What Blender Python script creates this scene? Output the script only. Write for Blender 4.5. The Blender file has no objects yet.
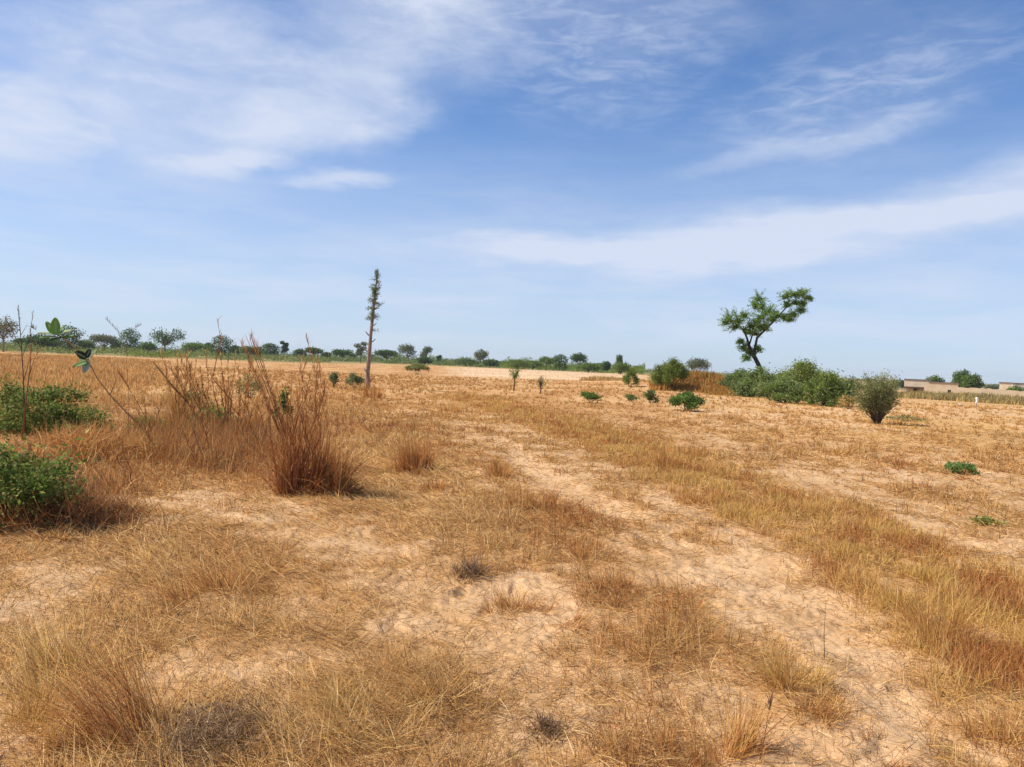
import bpy, math, random
import numpy as np
from mathutils import Vector, Matrix

random.seed(11)
RNG = np.random.default_rng(11)
R = math.radians
W, H = 1024, 767
F = 773.0                       # focal length in pixels
CZ = 1.55                       # eye height
PITCH, ROLL = R(1.46), R(2.4)
SUN_AZ, SUN_EL = R(-92), R(50)   # azimuth clockwise from +Y (view direction), elevation

sc = bpy.context.scene
COL = sc.collection

# ------------------------------------------------------------------ camera
fw = Vector((0, math.cos(PITCH), -math.sin(PITCH)))
r0 = Vector((1, 0, 0)); u0 = Vector((0, math.sin(PITCH), math.cos(PITCH)))
cr = r0*math.cos(ROLL) + u0*math.sin(ROLL)
cu = -r0*math.sin(ROLL) + u0*math.cos(ROLL)
cd = bpy.data.cameras.new('camera'); cam = bpy.data.objects.new('camera', cd); COL.objects.link(cam)
m = Matrix.Identity(4)
for i, v in enumerate((cr, cu, -fw)):
    for j in range(3): m[j][i] = v[j]
m.translation = (0, 0, CZ)
cam.matrix_world = m
cd.sensor_fit = 'HORIZONTAL'; cd.sensor_width = 36; cd.lens = 36*F/W
cd.clip_start = 0.05; cd.clip_end = 20000
sc.camera = cam

def ray(px, py):
    return (fw*F + cr*(px-W/2) - cu*(py-H/2)).normalized()

# ------------------------------------------------------------------ noise
def _hash(ix, iy, s):
    h = (ix.astype(np.int64)*374761393 + iy.astype(np.int64)*668265263 + s*1442695041) & 0xFFFFFFFF
    h = ((h ^ (h >> 13))*1274126177) & 0xFFFFFFFF
    h = ((h ^ (h >> 16))*2246822519) & 0xFFFFFFFF
    return (h ^ (h >> 15))
def perlin(x, y, s=0):
    x = np.asarray(x, float); y = np.asarray(y, float)
    x0 = np.floor(x); y0 = np.floor(y); fx = x-x0; fy = y-y0
    u = fx*fx*fx*(fx*(fx*6-15)+10); v = fy*fy*fy*(fy*(fy*6-15)+10)
    def g(dx, dy):
        a = _hash(x0+dx, y0+dy, s)*(2*math.pi/4294967296.0)
        return np.cos(a)*(fx-dx)+np.sin(a)*(fy-dy)
    n0 = g(0, 0)*(1-u)+g(1, 0)*u; n1 = g(0, 1)*(1-u)+g(1, 1)*u
    return (n0*(1-v)+n1*v)*1.5
def fbm(x, y, s=0, o=4, gain=.5, lac=2.03):
    t = 0; a = 1; n = 0
    for i in range(o):
        t = t+a*perlin(x, y, s+i*17); n += a; a *= gain; x = x*lac+3.7; y = y*lac-1.3
    return t/n
def sstep(a, b, x):
    t = np.clip((x-a)/(b-a), 0, 1); return t*t*(3-2*t)

# ------------------------------------------------------------------ terrain
def base_z(x, y):
    """large shape of the land (no micro relief)"""
    x = np.asarray(x, float); y = np.asarray(y, float)
    r = np.hypot(x, y); az = np.degrees(np.arctan2(x, y))
    right = sstep(7, 22, az)*sstep(100, 60, az)
    z = -1.0*right*sstep(28, 160, r)
    z = z - 1.2*right*sstep(190, 400, r)
    z = z + 0.16*fbm(x/17+5, y/17, 3, 2)*sstep(6, 30, r)*sstep(400, 150, r)
    z = z + 0.045*fbm(x/3.1, y/3.1+9, 5, 3)
    for (bx, by, sx, sy, hh) in BANKS:
        z = z + hh*np.exp(-((x-bx)/sx)**2-((y-by)/sy)**2)
    return z
BANKS = []
def at(px, py):
    """the point of the land seen at a pixel"""
    d = ray(px, py); t = 0.5
    dt = 0.05
    while t < 3000:
        p = d*t
        if CZ+p.z < float(base_z(p.x, p.y)): break
        t += max(0.03, t*0.004)
    p = d*t
    return Vector((p.x, p.y, float(base_z(p.x, p.y))))
def far(px, dist, py=None):
    """a point of the land at a horizontal distance along the direction of a pixel"""
    d = ray(px, 365 if py is None else py); h = math.hypot(d.x, d.y)
    x, y = d.x/h*dist, d.y/h*dist
    return Vector((x, y, float(base_z(x, y))))
def height_to(px, py, dist):
    d = ray(px, py); return CZ+dist*d.z/math.hypot(d.x, d.y)
# low rust coloured bank beside the big bush
_b = far(700, 66); BANKS.append((_b.x, _b.y, 4.2, 3.5, 1.0))
_b = far(655, 75); BANKS.append((_b.x, _b.y, 6.0, 4.0, 0.45))

class Strip:
    def __init__(s, pts):
        s.p = [(at(px, py), w) for px, py, w in pts]
    def __call__(s, X, Y, soft=.5):
        best = np.full(np.shape(X), 9.0)
        for (a, wa), (b, wb) in zip(s.p[:-1], s.p[1:]):
            dx, dy = b.x-a.x, b.y-a.y; L = dx*dx+dy*dy
            t = np.clip(((X-a.x)*dx+(Y-a.y)*dy)/L, 0, 1)
            d = np.hypot(X-(a.x+t*dx), Y-(a.y+t*dy))/(wa+(wb-wa)*t)
            best = np.minimum(best, d)
        return sstep(1+soft, 1-soft, best)
GRASS_STRIP = Strip([(470, 396, 1.6), (560, 424, 1.3), (650, 455, 1.15), (750, 500, 1.0), (860, 545, .95), (960, 600, .85), (1060, 670, .8), (1250, 850, .8)])
TRACK = Strip([(500, 440, .22), (535, 470, .28), (590, 503, .3), (670, 535, .33), (750, 570, .33), (830, 620, .27), (890, 670, .25), (950, 715, .25), (1080, 800, .25)])
TRACK2 = Strip([(330, 530, .45), (390, 585, .42), (470, 625, .42), (560, 660, .38), (620, 700, .25), (690, 760, .2)])
BARE3 = Strip([(440, 760, .2), (490, 730, .2), (500, 700, .15)])
BARE4 = Strip([(30, 600, .28), (90, 580, .3)])
BARE5 = Strip([(120, 505, .35), (200, 500, .3)])
RIDGE = Strip([(415, 430, .55), (480, 480, .5), (560, 545, .45), (640, 610, .4), (760, 700, .35)])
LEFT = Strip([(60, 470, 1.6), (80, 560, 1.0), (130, 600, .8), (90, 680, .7), (150, 760, .7)])
LEFT2 = Strip([(200, 560, .7), (235, 600, .5), (250, 560, .4)])
MIDG = Strip([(350, 418, 1.3), (385, 450, 1.0), (410, 490, .8), (455, 545, .6), (470, 565, .4)])
MIDG2 = Strip([(190, 470, 1.0), (290, 505, .6), (380, 520, .5)])
LOW = Strip([(250, 767, .3), (330, 740, .35), (400, 700, .3), (560, 767, .3)])

def density(X, Y):
    X = np.asarray(X, float); Y = np.asarray(Y, float)
    r = np.hypot(X, Y)
    wob = .35*fbm(X/.9, Y/.9, 40, 3)
    Xw = X+wob; Yw = Y+.6*fbm(X/.8+7, Y/.8, 44, 3)
    n = fbm(X/1.3, Y/2.2, 21, 4)
    d = .38+.85*n+.85*fbm(X/.42, Y/.5, 23, 3)
    d = np.maximum(d, 0)
    d = d+.30*LEFT(Xw, Yw)+.3*LEFT2(Xw, Yw)+.32*LOW(Xw, Yw)+.30*RIDGE(Xw, Yw)+.42*MIDG(Xw, Yw)+.25*MIDG2(Xw, Yw)
    left = sstep(-1.0, -6, X)*sstep(4, 9, r); d = d+.25*left
    for s, k in ((TRACK, np.clip(.55+.9*fbm(X/.7+3, Y/.9, 48, 2), .1, .8)), (TRACK2, .35), (BARE3, .6), (BARE4, .5), (BARE5, .5)):
        d = d*(1-k*s(Xw, Yw))
    d = np.maximum(d, GRASS_STRIP(Xw, Yw)*(.62+.7*fbm(X/.5, Y/.5, 9, 2)))
    return np.clip(d, .03, 1)

# ------------------------------------------------------------------ materials
def newmat(name):
    mt = bpy.data.materials.new(name); mt.use_nodes = True
    nt = mt.node_tree; nt.nodes.clear()
    return mt, nt, nt.nodes.new('ShaderNodeOutputMaterial')
def mat_attr(name, transl=.25, rough=.8, spec=.2):
    """colour carried per leaf / blade by the attribute 'tint', a little light passing through"""
    mt, nt, out = newmat(name); N = nt.nodes; L = nt.links
    a = N.new('ShaderNodeAttribute'); a.attribute_name = 'tint'
    p = N.new('ShaderNodeBsdfPrincipled'); p.inputs['Roughness'].default_value = rough
    p.inputs['Specular IOR Level'].default_value = spec
    L.new(a.outputs['Color'], p.inputs['Base Color'])
    if transl > 0:
        t = N.new('ShaderNodeBsdfTranslucent'); L.new(a.outputs['Color'], t.inputs['Color'])
        mx = N.new('ShaderNodeMixShader'); mx.inputs[0].default_value = transl
        L.new(p.outputs[0], mx.inputs[1]); L.new(t.outputs[0], mx.inputs[2]); L.new(mx.outputs[0], out.inputs[0])
    else:
        L.new(p.outputs[0], out.inputs[0])
    return mt
def mat_noise(name, c1, c2, scale=8, rough=.9, bump=.3, stretch=(1, 1, 1), detail=6):
    mt, nt, out = newmat(name); N = nt.nodes; L = nt.links
    tc = N.new('ShaderNodeTexCoord'); mp = N.new('ShaderNodeMapping'); mp.inputs['Scale'].default_value = stretch
    L.new(tc.outputs['Object'], mp.inputs[0])
    n = N.new('ShaderNodeTexNoise'); n.inputs['Scale'].default_value = scale; n.inputs['Detail'].default_value = detail
    L.new(mp.outputs[0], n.inputs[0])
    cr_ = N.new('ShaderNodeValToRGB'); e = cr_.color_ramp.elements
    e[0].position = .3; e[0].color = (*c1, 1); e[1].position = .7; e[1].color = (*c2, 1)
    L.new(n.outputs[0], cr_.inputs[0])
    p = N.new('ShaderNodeBsdfPrincipled'); p.inputs['Roughness'].default_value = rough; p.inputs['Specular IOR Level'].default_value = .2
    L.new(cr_.outputs[0], p.inputs['Base Color'])
    b = N.new('ShaderNodeBump'); b.inputs['Strength'].default_value = bump; b.inputs['Distance'].default_value = .03
    L.new(n.outputs[0], b.inputs['Height']); L.new(b.outputs[0], p.inputs['Normal'])
    L.new(p.outputs[0], out.inputs[0])
    return mt
M_STRAW = mat_attr('dry_straw', .25, .85, .06)
M_LEAF = mat_attr('leaf', .38, .7, .12)
M_BARK = mat_noise('bark', (.10, .065, .045), (.24, .17, .12), 9, stretch=(1, 1, .25), bump=.6)
M_BARKP = mat_noise('bark_pale', (.13, .085, .065), (.42, .30, .23), 14, stretch=(1, 1, .25), bump=.6)
M_BARKD = mat_noise('bark_dark', (.045, .035, .025), (.12, .09, .06), 9, stretch=(1, 1, .25), bump=.6)
M_STEMR = mat_noise('stem_reddish', (.16, .05, .025), (.33, .13, .06), 12, stretch=(1, 1, .3))
M_STEMT = mat_noise('stem_tan', (.30, .17, .08), (.50, .31, .16), 12, stretch=(1, 1, .3))
M_STEMG = mat_noise('stem_green', (.22, .26, .12), (.35, .38, .2), 12, stretch=(1, 1, .3))
M_ADOBE = mat_noise('mud_brick', (.60, .47, .31), (.74, .61, .43), .8, bump=.4)
M_ADOBE2 = mat_noise('mud_plaster', (.50, .38, .24), (.64, .51, .34), .8, bump=.4)
M_ROOF = mat_noise('roof_edge', (.13, .10, .09), (.22, .17, .15), 2)
M_THATCH = mat_noise('thatch', (.06, .035, .025), (.14, .08, .05), 3)
M_DARK = mat_noise('opening', (.02, .018, .015), (.035, .03, .028), 3)
M_WHITE = mat_noise('white_cloth', (.72, .72, .68), (.82, .82, .78), 9)
M_STONE = mat_noise('pale_stone', (.45, .38, .30), (.62, .54, .44), 7, bump=.8)

# ------------------------------------------------------------------ mesh helpers
def mesh_np(name, V, Q, tint=None, extra=None, smooth=False):
    """V (n,3), Q (m,k) faces all with k corners"""
    me = bpy.data.meshes.new(name)
    V = np.ascontiguousarray(V, dtype=np.float32); Q = np.ascontiguousarray(Q, dtype=np.int32)
    nf, k = Q.shape
    me.vertices.add(len(V)); me.vertices.foreach_set('co', V.ravel())
    me.loops.add(nf*k); me.loops.foreach_set('vertex_index', Q.ravel())
    me.polygons.add(nf)
    me.polygons.foreach_set('loop_start', np.arange(nf, dtype=np.int32)*k)
    try: me.polygons.foreach_set('loop_total', np.full(nf, k, dtype=np.int32))
    except Exception: pass
    if tint is not None:
        a = me.attributes.new('tint', 'FLOAT_COLOR', 'POINT')
        c = np.ones((len(V), 4), dtype=np.float32); c[:, :3] = tint
        a.data.foreach_set('color', c.ravel())
    if smooth: me.polygons.foreach_set('use_smooth', np.ones(nf, dtype=bool))
    me.update(calc_edges=True)
    return me
def link(name, me, mat, parent=None, loc=None):
    o = bpy.data.objects.new(name, me); COL.objects.link(o)
    if mat is not None: me.materials.append(mat)
    if parent is not None: o.parent = parent
    if loc is not None: o.location = loc
    return o
def tag(o, label, cat=None, group=None, kind=None):
    if label: o['label'] = label
    if cat: o['category'] = cat
    if group: o['group'] = group
    if kind: o['kind'] = kind
    return o
def thing(name, loc, label, cat, group=None, rz=0):
    o = bpy.data.objects.new(name, None); COL.objects.link(o)
    o.empty_display_size = .2; o.location = loc; o.rotation_euler = (0, 0, rz)
    return tag(o, label, cat, group)

class Tubes:
    """tapered round members along polylines, collected into one mesh"""
    def __init__(s, sides=6): s.V = []; s.Fq = []; s.n = 0; s.k = sides
    def add(s, pts, radii, wob=0):
        k = s.k; pts = [Vector(p) for p in pts]
        ref = Vector((.3, .2, 1)).normalized()
        ring = []
        for i, p in enumerate(pts):
            d = (pts[min(i+1, len(pts)-1)]-pts[max(i-1, 0)])
            if d.length < 1e-6: d = Vector((0, 0, 1))
            d.normalize()
            a = d.cross(Vector((1, .13, .07)))
            if a.length < .1: a = d.cross(Vector((.1, 1, .2)))
            a.normalize(); b = d.cross(a)
            row = []
            for j in range(k):
                an = 2*math.pi*j/k
                rr = radii[i]*(1+(random.uniform(-wob, wob) if wob else 0))
                s.V.append(p+a*(math.cos(an)*rr)+b*(math.sin(an)*rr)); row.append(s.n); s.n += 1
            ring.append(row)
        for q, w in zip(ring[:-1], ring[1:]):
            for j in range(k): s.Fq.append((q[j], q[(j+1) % k], w[(j+1) % k], w[j]))
        # caps
        for row in (ring[0][::-1], ring[-1]):
            for j in range(1, k-1, 2):
                s.Fq.append((row[0], row[j], row[j+1], row[min(j+2, k-1)] if j+2 < k else row[0]))
    def build(s, name, mat, parent=None):
        me = bpy.data.meshes.new(name)
        fs = [tuple(dict.fromkeys(f)) for f in s.Fq]
        me.from_pydata([tuple(v) for v in s.V], [], fs); me.update()
        me.polygons.foreach_set('use_smooth', [True]*len(me.polygons))
        return link(name, me, mat, parent)

def bend(a, b, n=4, amp=.08, droop=0):
    """points from a to b with a gentle random wander"""
    a = Vector(a); b = Vector(b); L = (b-a).length; pts = []
    for i in range(n+1):
        t = i/n; p = a.lerp(b, t)
        k = math.sin(math.pi*t)*amp*L
        p += Vector((random.uniform(-1, 1), random.uniform(-1, 1), random.uniform(-.6, .6)))*k
        p.z -= droop*t*t*L
        pts.append(p)
    return pts

def leaves_np(P, size, tint, aspect=.45, up=.3, droop=0):
    """folded diamond leaves at points P (n,3); two triangles each"""
    n = len(P); size = np.broadcast_to(size, (n,)).reshape(n, 1)
    d = RNG.normal(size=(n, 3)); d[:, 2] = d[:, 2]*.7+up-droop; d /= np.linalg.norm(d, axis=1, keepdims=True)
    q = RNG.normal(size=(n, 3)); sde = np.cross(d, q); sde /= np.linalg.norm(sde, axis=1, keepdims=True)+1e-9
    nn = np.cross(d, sde)
    L = size*RNG.uniform(.7, 1.3, (n, 1))
    a = P; c = P+d*L; mid = P+d*L*.5+nn*L*.08
    l = mid+sde*L*aspect*.5-nn*L*.12; r_ = mid-sde*L*aspect*.5-nn*L*.12
    V = np.stack([a, l, c, r_], 1).reshape(-1, 3)
    i = np.arange(n)*4
    Q = np.concatenate([np.stack([i, i+1, i+2], 1), np.stack([i, i+2, i+3], 1)])
    return V, Q, np.repeat(tint, 4, axis=0)
def pick_tints(n, pal, jit=.12, w=None):
    pal = np.array(pal, float)
    k = RNG.choice(len(pal), n, p=w)
    j = RNG.integers(0, len(pal), n); t = RNG.uniform(0, .5, (n, 1))
    c = pal[k]*(1-t)+pal[j]*t
    return np.clip(c*(1+RNG.normal(size=(n, 1))*jit), .004, .95)
def blob_points(clumps, n, shell=.35):
    """points inside ellipsoid clumps (x,y,z,rx,ry,rz), denser toward their skins"""
    C = np.array(clumps, float); vol = (C[:, 3]*C[:, 4]*C[:, 5])**.66
    k = RNG.choice(len(C), n, p=vol/vol.sum())
    d = RNG.normal(size=(n, 3)); d /= np.linalg.norm(d, axis=1, keepdims=True)
    rad = RNG.uniform(0, 1, (n, 1))**shell
    # ragged outline: radius changes with direction and clump
    rag = 1+.28*np.sin(d[:, :1]*5+k[:, None]*1.7)*np.cos(d[:, 1:2]*6+k[:, None])+RNG.normal(size=(n, 1))*.10
    return C[k, :3]+d*C[k, 3:]*rad*rag, k

# blades -------------------------------------------------------------
def blades_np(root, L, az, th0, th1, width, nseg, tint, twist=1.0, tip=.15):
    n = len(root)
    L = np.asarray(L).reshape(n, 1); width = np.asarray(width).reshape(n, 1)
    hd = np.stack([np.cos(az), np.sin(az)], 1)
    sd = np.stack([-np.sin(az), np.cos(az), np.zeros(n)], 1)
    tw = RNG.uniform(-twist, twist, n)
    p = root.copy(); V = []
    for s in range(nseg+1):
        t = s/nseg
        th = th0+(th1-th0)*t
        dirv = np.stack([hd[:, 0]*np.sin(th), hd[:, 1]*np.sin(th), np.cos(th)], 1)
        up = np.cross(dirv, sd)
        side = sd*np.cos(tw)[:, None]+up*np.sin(tw)[:, None]
        w = width*(1-(1-tip)*t**1.5)*.5
        V.append(p-side*w); V.append(p+side*w)
        p = p+dirv*L/nseg
    V = np.stack(V, 1)                      # n, 2(nseg+1), 3
    m_ = 2*(nseg+1); base = (np.arange(n)*m_)[:, None]
    Q = np.concatenate([base+np.array([[2*s, 2*s+1, 2*s+3, 2*s+2]]) for s in range(nseg)], 0)
    return V.reshape(-1, 3), Q, np.repeat(tint, m_, axis=0)
class Acc:
    def __init__(s): s.V = []; s.Q = []; s.T = []; s.n = 0
    def add(s, V, Q, T): s.V.append(V); s.Q.append(Q+s.n); s.T.append(T); s.n += len(V)
    def build(s, name, mat, parent=None):
        me = mesh_np(name, np.concatenate(s.V), np.concatenate(s.Q), np.concatenate(s.T))
        return link(name, me, mat, parent)
# palettes (real albedos)
STRAW = [(.72, .45, .17), (.62, .35, .115), (.80, .57, .28), (.52, .26, .08), (.58, .35, .12)]
OCHRE = [(.58, .31, .09), (.65, .385, .13), (.47, .23, .065), (.72, .46, .18)]
RUST = [(.42, .15, .045), (.52, .23, .07), (.32, .10, .035), (.60, .32, .11)]
OLIVE = [(.62, .40, .11), (.68, .45, .14), (.54, .37, .10), (.62, .34, .09)]
TWIG = [(.15, .08, .04), (.23, .13, .065), (.32, .19, .10), (.18, .10, .055)]
GREEN = [(.13, .20, .03), (.17, .25, .04), (.23, .30, .06), (.09, .15, .025)]
YGREEN = [(.20, .25, .05), (.26, .29, .07), (.14, .21, .035), (.29, .30, .09)]
DGREEN = [(.05, .095, .022), (.08, .14, .032), (.11, .17, .04)]
GGREEN = [(.14, .17, .075), (.18, .21, .10), (.23, .23, .13), (.11, .14, .06)]
BROWNG = [(.22, .16, .07), (.26, .21, .09), (.16, .15, .06)]

# ------------------------------------------------------------------ micro relief of the ground
def micro(x, y):
    r = np.hypot(x, y)
    D = density(x, y)
    f1 = sstep(30, 12, r); f2 = sstep(14, 7, r)
    a = fbm(x/.42, y/.42, 60, 3)
    clod = np.abs(perlin(x/.16, y/.16, 70)); pit = np.maximum(0, perlin(x/.28+4, y/.28, 77)-.25)
    fine = fbm(x/.06, y/.06, 80, 2)
    z = f1*(.030*a + .020*D) + f2*(.017*(clod-.3)*(.5+D) - .045*pit + .007*fine + .012*np.maximum(0, fbm(x/.11, y/.13, 88, 2)-.1))
    z = z-.022*f2*sstep(.38, .66, perlin(x/.19+11, y/.27, 93))*(1.1-D)+.014*f2*np.abs(perlin(x/.09, y/.09, 94))*(1-D)
    # wheel track pressed in
    z = z-.035*TRACK(x, y)*sstep(25, 12, r)
    return z
def ground_z(x, y): return base_z(x, y)+micro(x, y)

# ------------------------------------------------------------------ the ground sheet
def build_ground():
    rr = [.3]
    while rr[-1] < 9000:
        r = rr[-1]
        q = 1.03 if r < 2 else 1.0045 if r < 12 else 1.008 if r < 30 else 1.018 if r < 120 else 1.05
        rr.append(r*q)
    rr = np.array(rr)
    front = np.linspace(-52, 52, 1300)
    rest = np.linspace(52, 308, 130)[1:-1]
    an = np.radians(np.concatenate([front, rest]))
    A, RR = np.meshgrid(an, rr); X = RR*np.sin(A); Y = RR*np.cos(A)
    Z = ground_z(X, Y)
    nr, na = X.shape
    V = np.stack([X, Y, Z], -1).reshape(-1, 3)
    V = np.concatenate([V, [[0, 0, float(ground_z(0., 0.))]]])
    i = np.arange(nr-1)[:, None]*na; j = np.arange(na)[None, :]; j2 = (j+1) % na
    Q = np.stack([i+j, i+j2, i+na+j2, i+na+j], -1).reshape(-1, 4)[:, ::-1]
    # colours of the land
    x = X.ravel(); y = Y.ravel(); r = np.hypot(x, y); azd = np.degrees(np.arctan2(x, y))
    D = density(x, y)
    sand = np.array([.60, .38, .20]); pale = np.array([.66, .46, .27])
    lit = np.array([.47, .26, .105]); orange = np.array([.45, .225, .08]); ochre = np.array([.52, .305, .115])
    def mix(a, b, t): return a*(1-t[:, None])+b*t[:, None]
    C = np.broadcast_to(sand, (len(x), 3))
    C = mix(C, np.array([.55, .33, .16]), sstep(-.1, .35, fbm(x/.8, y/.8, 91, 4)))
    C = mix(C, lit, np.clip(sstep(.15, .75, D)*.9, 0, 1))
    # farther field: orange brown stubble with pale sandy patches
    farm = sstep(14, 28, r)
    fp = sstep(-.12, .25, fbm(x/3.5, y/6.5, 33, 4))
    F1 = mix(np.broadcast_to(orange, C.shape), np.array([.56, .33, .14]), fp)
    C = mix(C, F1, farm*.9)
    # right-hand field, ochre with pinkish sand
    rg = sstep(8, 16, azd)*sstep(16, 26, r)*sstep(70, 50, azd)
    F2 = mix(np.broadcast_to(ochre, C.shape), np.array([.62, .39, .20]), sstep(-.15, .2, fbm(x/5, y/11, 35, 4)))
    C = mix(C, F2, rg*.9)
    # pale sand flats far off
    pf = sstep(72, 92, r+9*fbm(x/14, y/14, 37, 3))*sstep(260, 180, r)*sstep(-6, -3, azd)*sstep(11, 8, azd)
    C = mix(C, pale, pf*.85)
    pf2 = sstep(120, 135, r)*sstep(230, 190, r)*sstep(-32, -26, azd)*sstep(-6, -9, azd)
    C = mix(C, np.array([.52, .34, .16]), pf2*.25)
    # green growth beyond
    gf = sstep(210, 260, r+25*fbm(x/40, y/40, 39, 3)+75*sstep(-8, -16, azd)*sstep(60, 120, r))
    C = mix(C, np.array([.16, .18, .07]), gf*.75)
    C = np.concatenate([C, [[.6, .38, .19]]])
    me = mesh_np('ground', V, Q, C, smooth=True)
    mt, nt, out = newmat('sandy_ground'); N = nt.nodes; L = nt.links
    at_ = N.new('ShaderNodeAttribute'); at_.attribute_name = 'tint'
    tc = N.new('ShaderNodeTexCoord')
    def noise(s, d=5, rgh=.6):
        n = N.new('ShaderNodeTexNoise'); n.inputs['Scale'].default_value = s; n.inputs['Detail'].default_value = d
        n.inputs['Roughness'].default_value = rgh; L.new(tc.outputs['Object'], n.inputs[0]); return n
    def mr(src, a, b, c, d):
        q = N.new('ShaderNodeMapRange'); L.new(src, q.inputs[0])
        for i_, v in enumerate((a, b, c, d)): q.inputs[i_+1].default_value = v
        return q.outputs[0]
    n1 = noise(1.7, 8, .7); n2 = noise(26, 4, .65); n3 = noise(150, 2); n4 = noise(.16, 6, .6)
    def mult(col, f):
        q = N.new('ShaderNodeVectorMath'); q.operation = 'SCALE'; L.new(col, q.inputs[0]); L.new(f, q.inputs['Scale']); return q.outputs[0]
    c = mult(at_.outputs['Color'], mr(n1.outputs[0], .3, .7, .86, 1.14))
    c = mult(c, mr(n2.outputs[0], .3, .75, 1.13, .80))
    c = mult(c, mr(n3.outputs[0], .35, .75, 1.07, .86))
    c = mult(c, mr(n4.outputs[0], .3, .7, .88, 1.1))
    p = N.new('ShaderNodeBsdfPrincipled'); p.inputs['Roughness'].default_value = .95; p.inputs['Specular IOR Level'].default_value = .1
    L.new(c, p.inputs['Base Color'])
    ad = N.new('ShaderNodeMath'); ad.operation = 'MULTIPLY_ADD'; L.new(n2.outputs[0], ad.inputs[0]); ad.inputs[1].default_value = 1.0; L.new(n3.outputs[0], ad.inputs[2])
    b = N.new('ShaderNodeBump'); b.inputs['Strength'].default_value = .6; b.inputs['Distance'].default_value = .012
    L.new(ad.outputs[0], b.inputs['Height']); L.new(b.outputs[0], p.inputs['Normal']); L.new(p.outputs[0], out.inputs[0])
    o = link('ground', me, mt); tag(o, None, None, None, 'structure')
build_ground()

# ------------------------------------------------------------------ scattered grass (nobody could count it)
def scatter(n, r1, r2, a=.5, azlim=48):
    az = np.radians(RNG.uniform(-azlim, azlim, n))
    u = RNG.uniform(0, 1, n); e = 1-a
    r = (r1**e+u*(r2**e-r1**e))**(1/e) if abs(e) > 1e-6 else r1*(r2/r1)**u
    return r*np.sin(az), r*np.cos(az), r
def rootpos(x, y, dz=0): return np.stack([x, y, ground_z(x, y)+dz], 1)
def minw(r, w, px=.6): return np.maximum(w, px*r/F)

def build_litter():
    A = Acc()
    x, y, r = scatter(620000, 2.0, 34, .35)
    D = density(x, y); keep = RNG.uniform(0, 1, len(x)) < np.clip(.10+.95*D, 0, 1)*np.where(r > 20, (34-r)/14, 1); x, y, r, D = x[keep], y[keep], r[keep], D[keep]
    n = len(x)
    L = RNG.uniform(.015, .14, n)*(1+.5*D); az = RNG.uniform(0, 2*np.pi, n)
    # wind-laid on the left
    lm = sstep(0, -1.2, x); az = np.where(RNG.uniform(0, 1, n) < .55*lm, RNG.normal(2.5, .5, n)+1.2*fbm(x/1.1, y/1.1, 55, 2), az)
    th0 = RNG.uniform(1.15, 1.5, n); th1 = th0+RNG.uniform(-.1, .5, n)
    c = pick_tints(n, STRAW[1:]+OCHRE+[(.30, .16, .07), (.22, .11, .045), (.34, .17, .06), (.18, .09, .04)], .15)
    A.add(*blades_np(rootpos(x, y, .006), L, az, th0, th1, minw(r, RNG.uniform(.0015, .0035, n), .45), 2, c, 1.2, .4))
    return tag(A.build('straw_litter', M_STRAW), 'loose broken straw strewn flat over the sandy ground', 'straw litter', None, 'stuff')
build_litter()

def build_tufts():
    A = Acc()
    # upright and leaning short tufts
    x, y, r = scatter(60000, 2.0, 75, .35)
    D = density(x, y)
    gap = fbm(x/.45, y/.45, 66, 2)
    prob = np.clip((D-.22)*1.05+.30*gap, 0.012, 1)
    strip = GRASS_STRIP(x, y)
    keep = (RNG.uniform(0, 1, len(x)) < prob); x, y, r, D, strip = x[keep], y[keep], r[keep], D[keep], strip[keep]
    k = 13
    n = len(x)*k; rep = lambda v: np.repeat(v, k)
    th = rep(np.clip(.055+.115*D+RNG.normal(0, .03, len(x))-.02*strip, .03, .26))
    sz = rep(RNG.uniform(.02, .07, len(x)))
    an = RNG.uniform(0, 2*np.pi, n); rad = np.abs(RNG.normal(0, 1, n))*sz
    X = rep(x)+rad*np.cos(an); Y = rep(y)+rad*np.sin(an); RR = rep(r); DD = rep(D)
    lm = sstep(.2, -1.0, X)*sstep(18, 9, RR)
    L = th*RNG.uniform(.4, 1.35, n)*(1+.15*lm)
    az = an+RNG.normal(0, .6, n)
    wind = 2.3+1.3*fbm(X/1.4, Y/1.4, 57, 2)
    az = np.where(RNG.uniform(0, 1, n) < .25+.45*lm, wind+RNG.normal(0, .35, n), az)
    th0 = RNG.uniform(.05, 1.2, n)*(1-.5*lm)+.95*lm; th1 = th0+RNG.uniform(-.6, 1.0, n)*(1-.4*lm)
    # palette by place: patches of straw, ochre, rust; the strip olive-straw
    pn = fbm(X/1.9, Y/2.6, 58, 3)+RNG.normal(0, .12, n)
    c = pick_tints(n, STRAW)
    c = np.where((pn > -.06)[:, None], pick_tints(n, OCHRE), c)
    c = np.where((pn > .13)[:, None], pick_tints(n, RUST), c)
    c = np.where((RNG.uniform(0, 1, n) < .17)[:, None], pick_tints(n, TWIG), c)
    st = GRASS_STRIP(X, Y)
    c = np.where((RNG.uniform(0, 1, n) < st*.75)[:, None], pick_tints(n, OLIVE), c)
    ff = sstep(14, 30, RR)
    c = np.where((RNG.uniform(0, 1, n) < ff*.6)[:, None], pick_tints(n, OCHRE), c)
    A.add(*blades_np(rootpos(X, Y, -.005), L, az, th0, th1, minw(RR, RNG.uniform(.0018, .0035, n), .5), 3, c))
    return tag(A.build('dry_grass', M_STRAW), 'short dry straw-coloured grass covering the sandy field', 'dry grass', None, 'stuff')
build_tufts()

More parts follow.
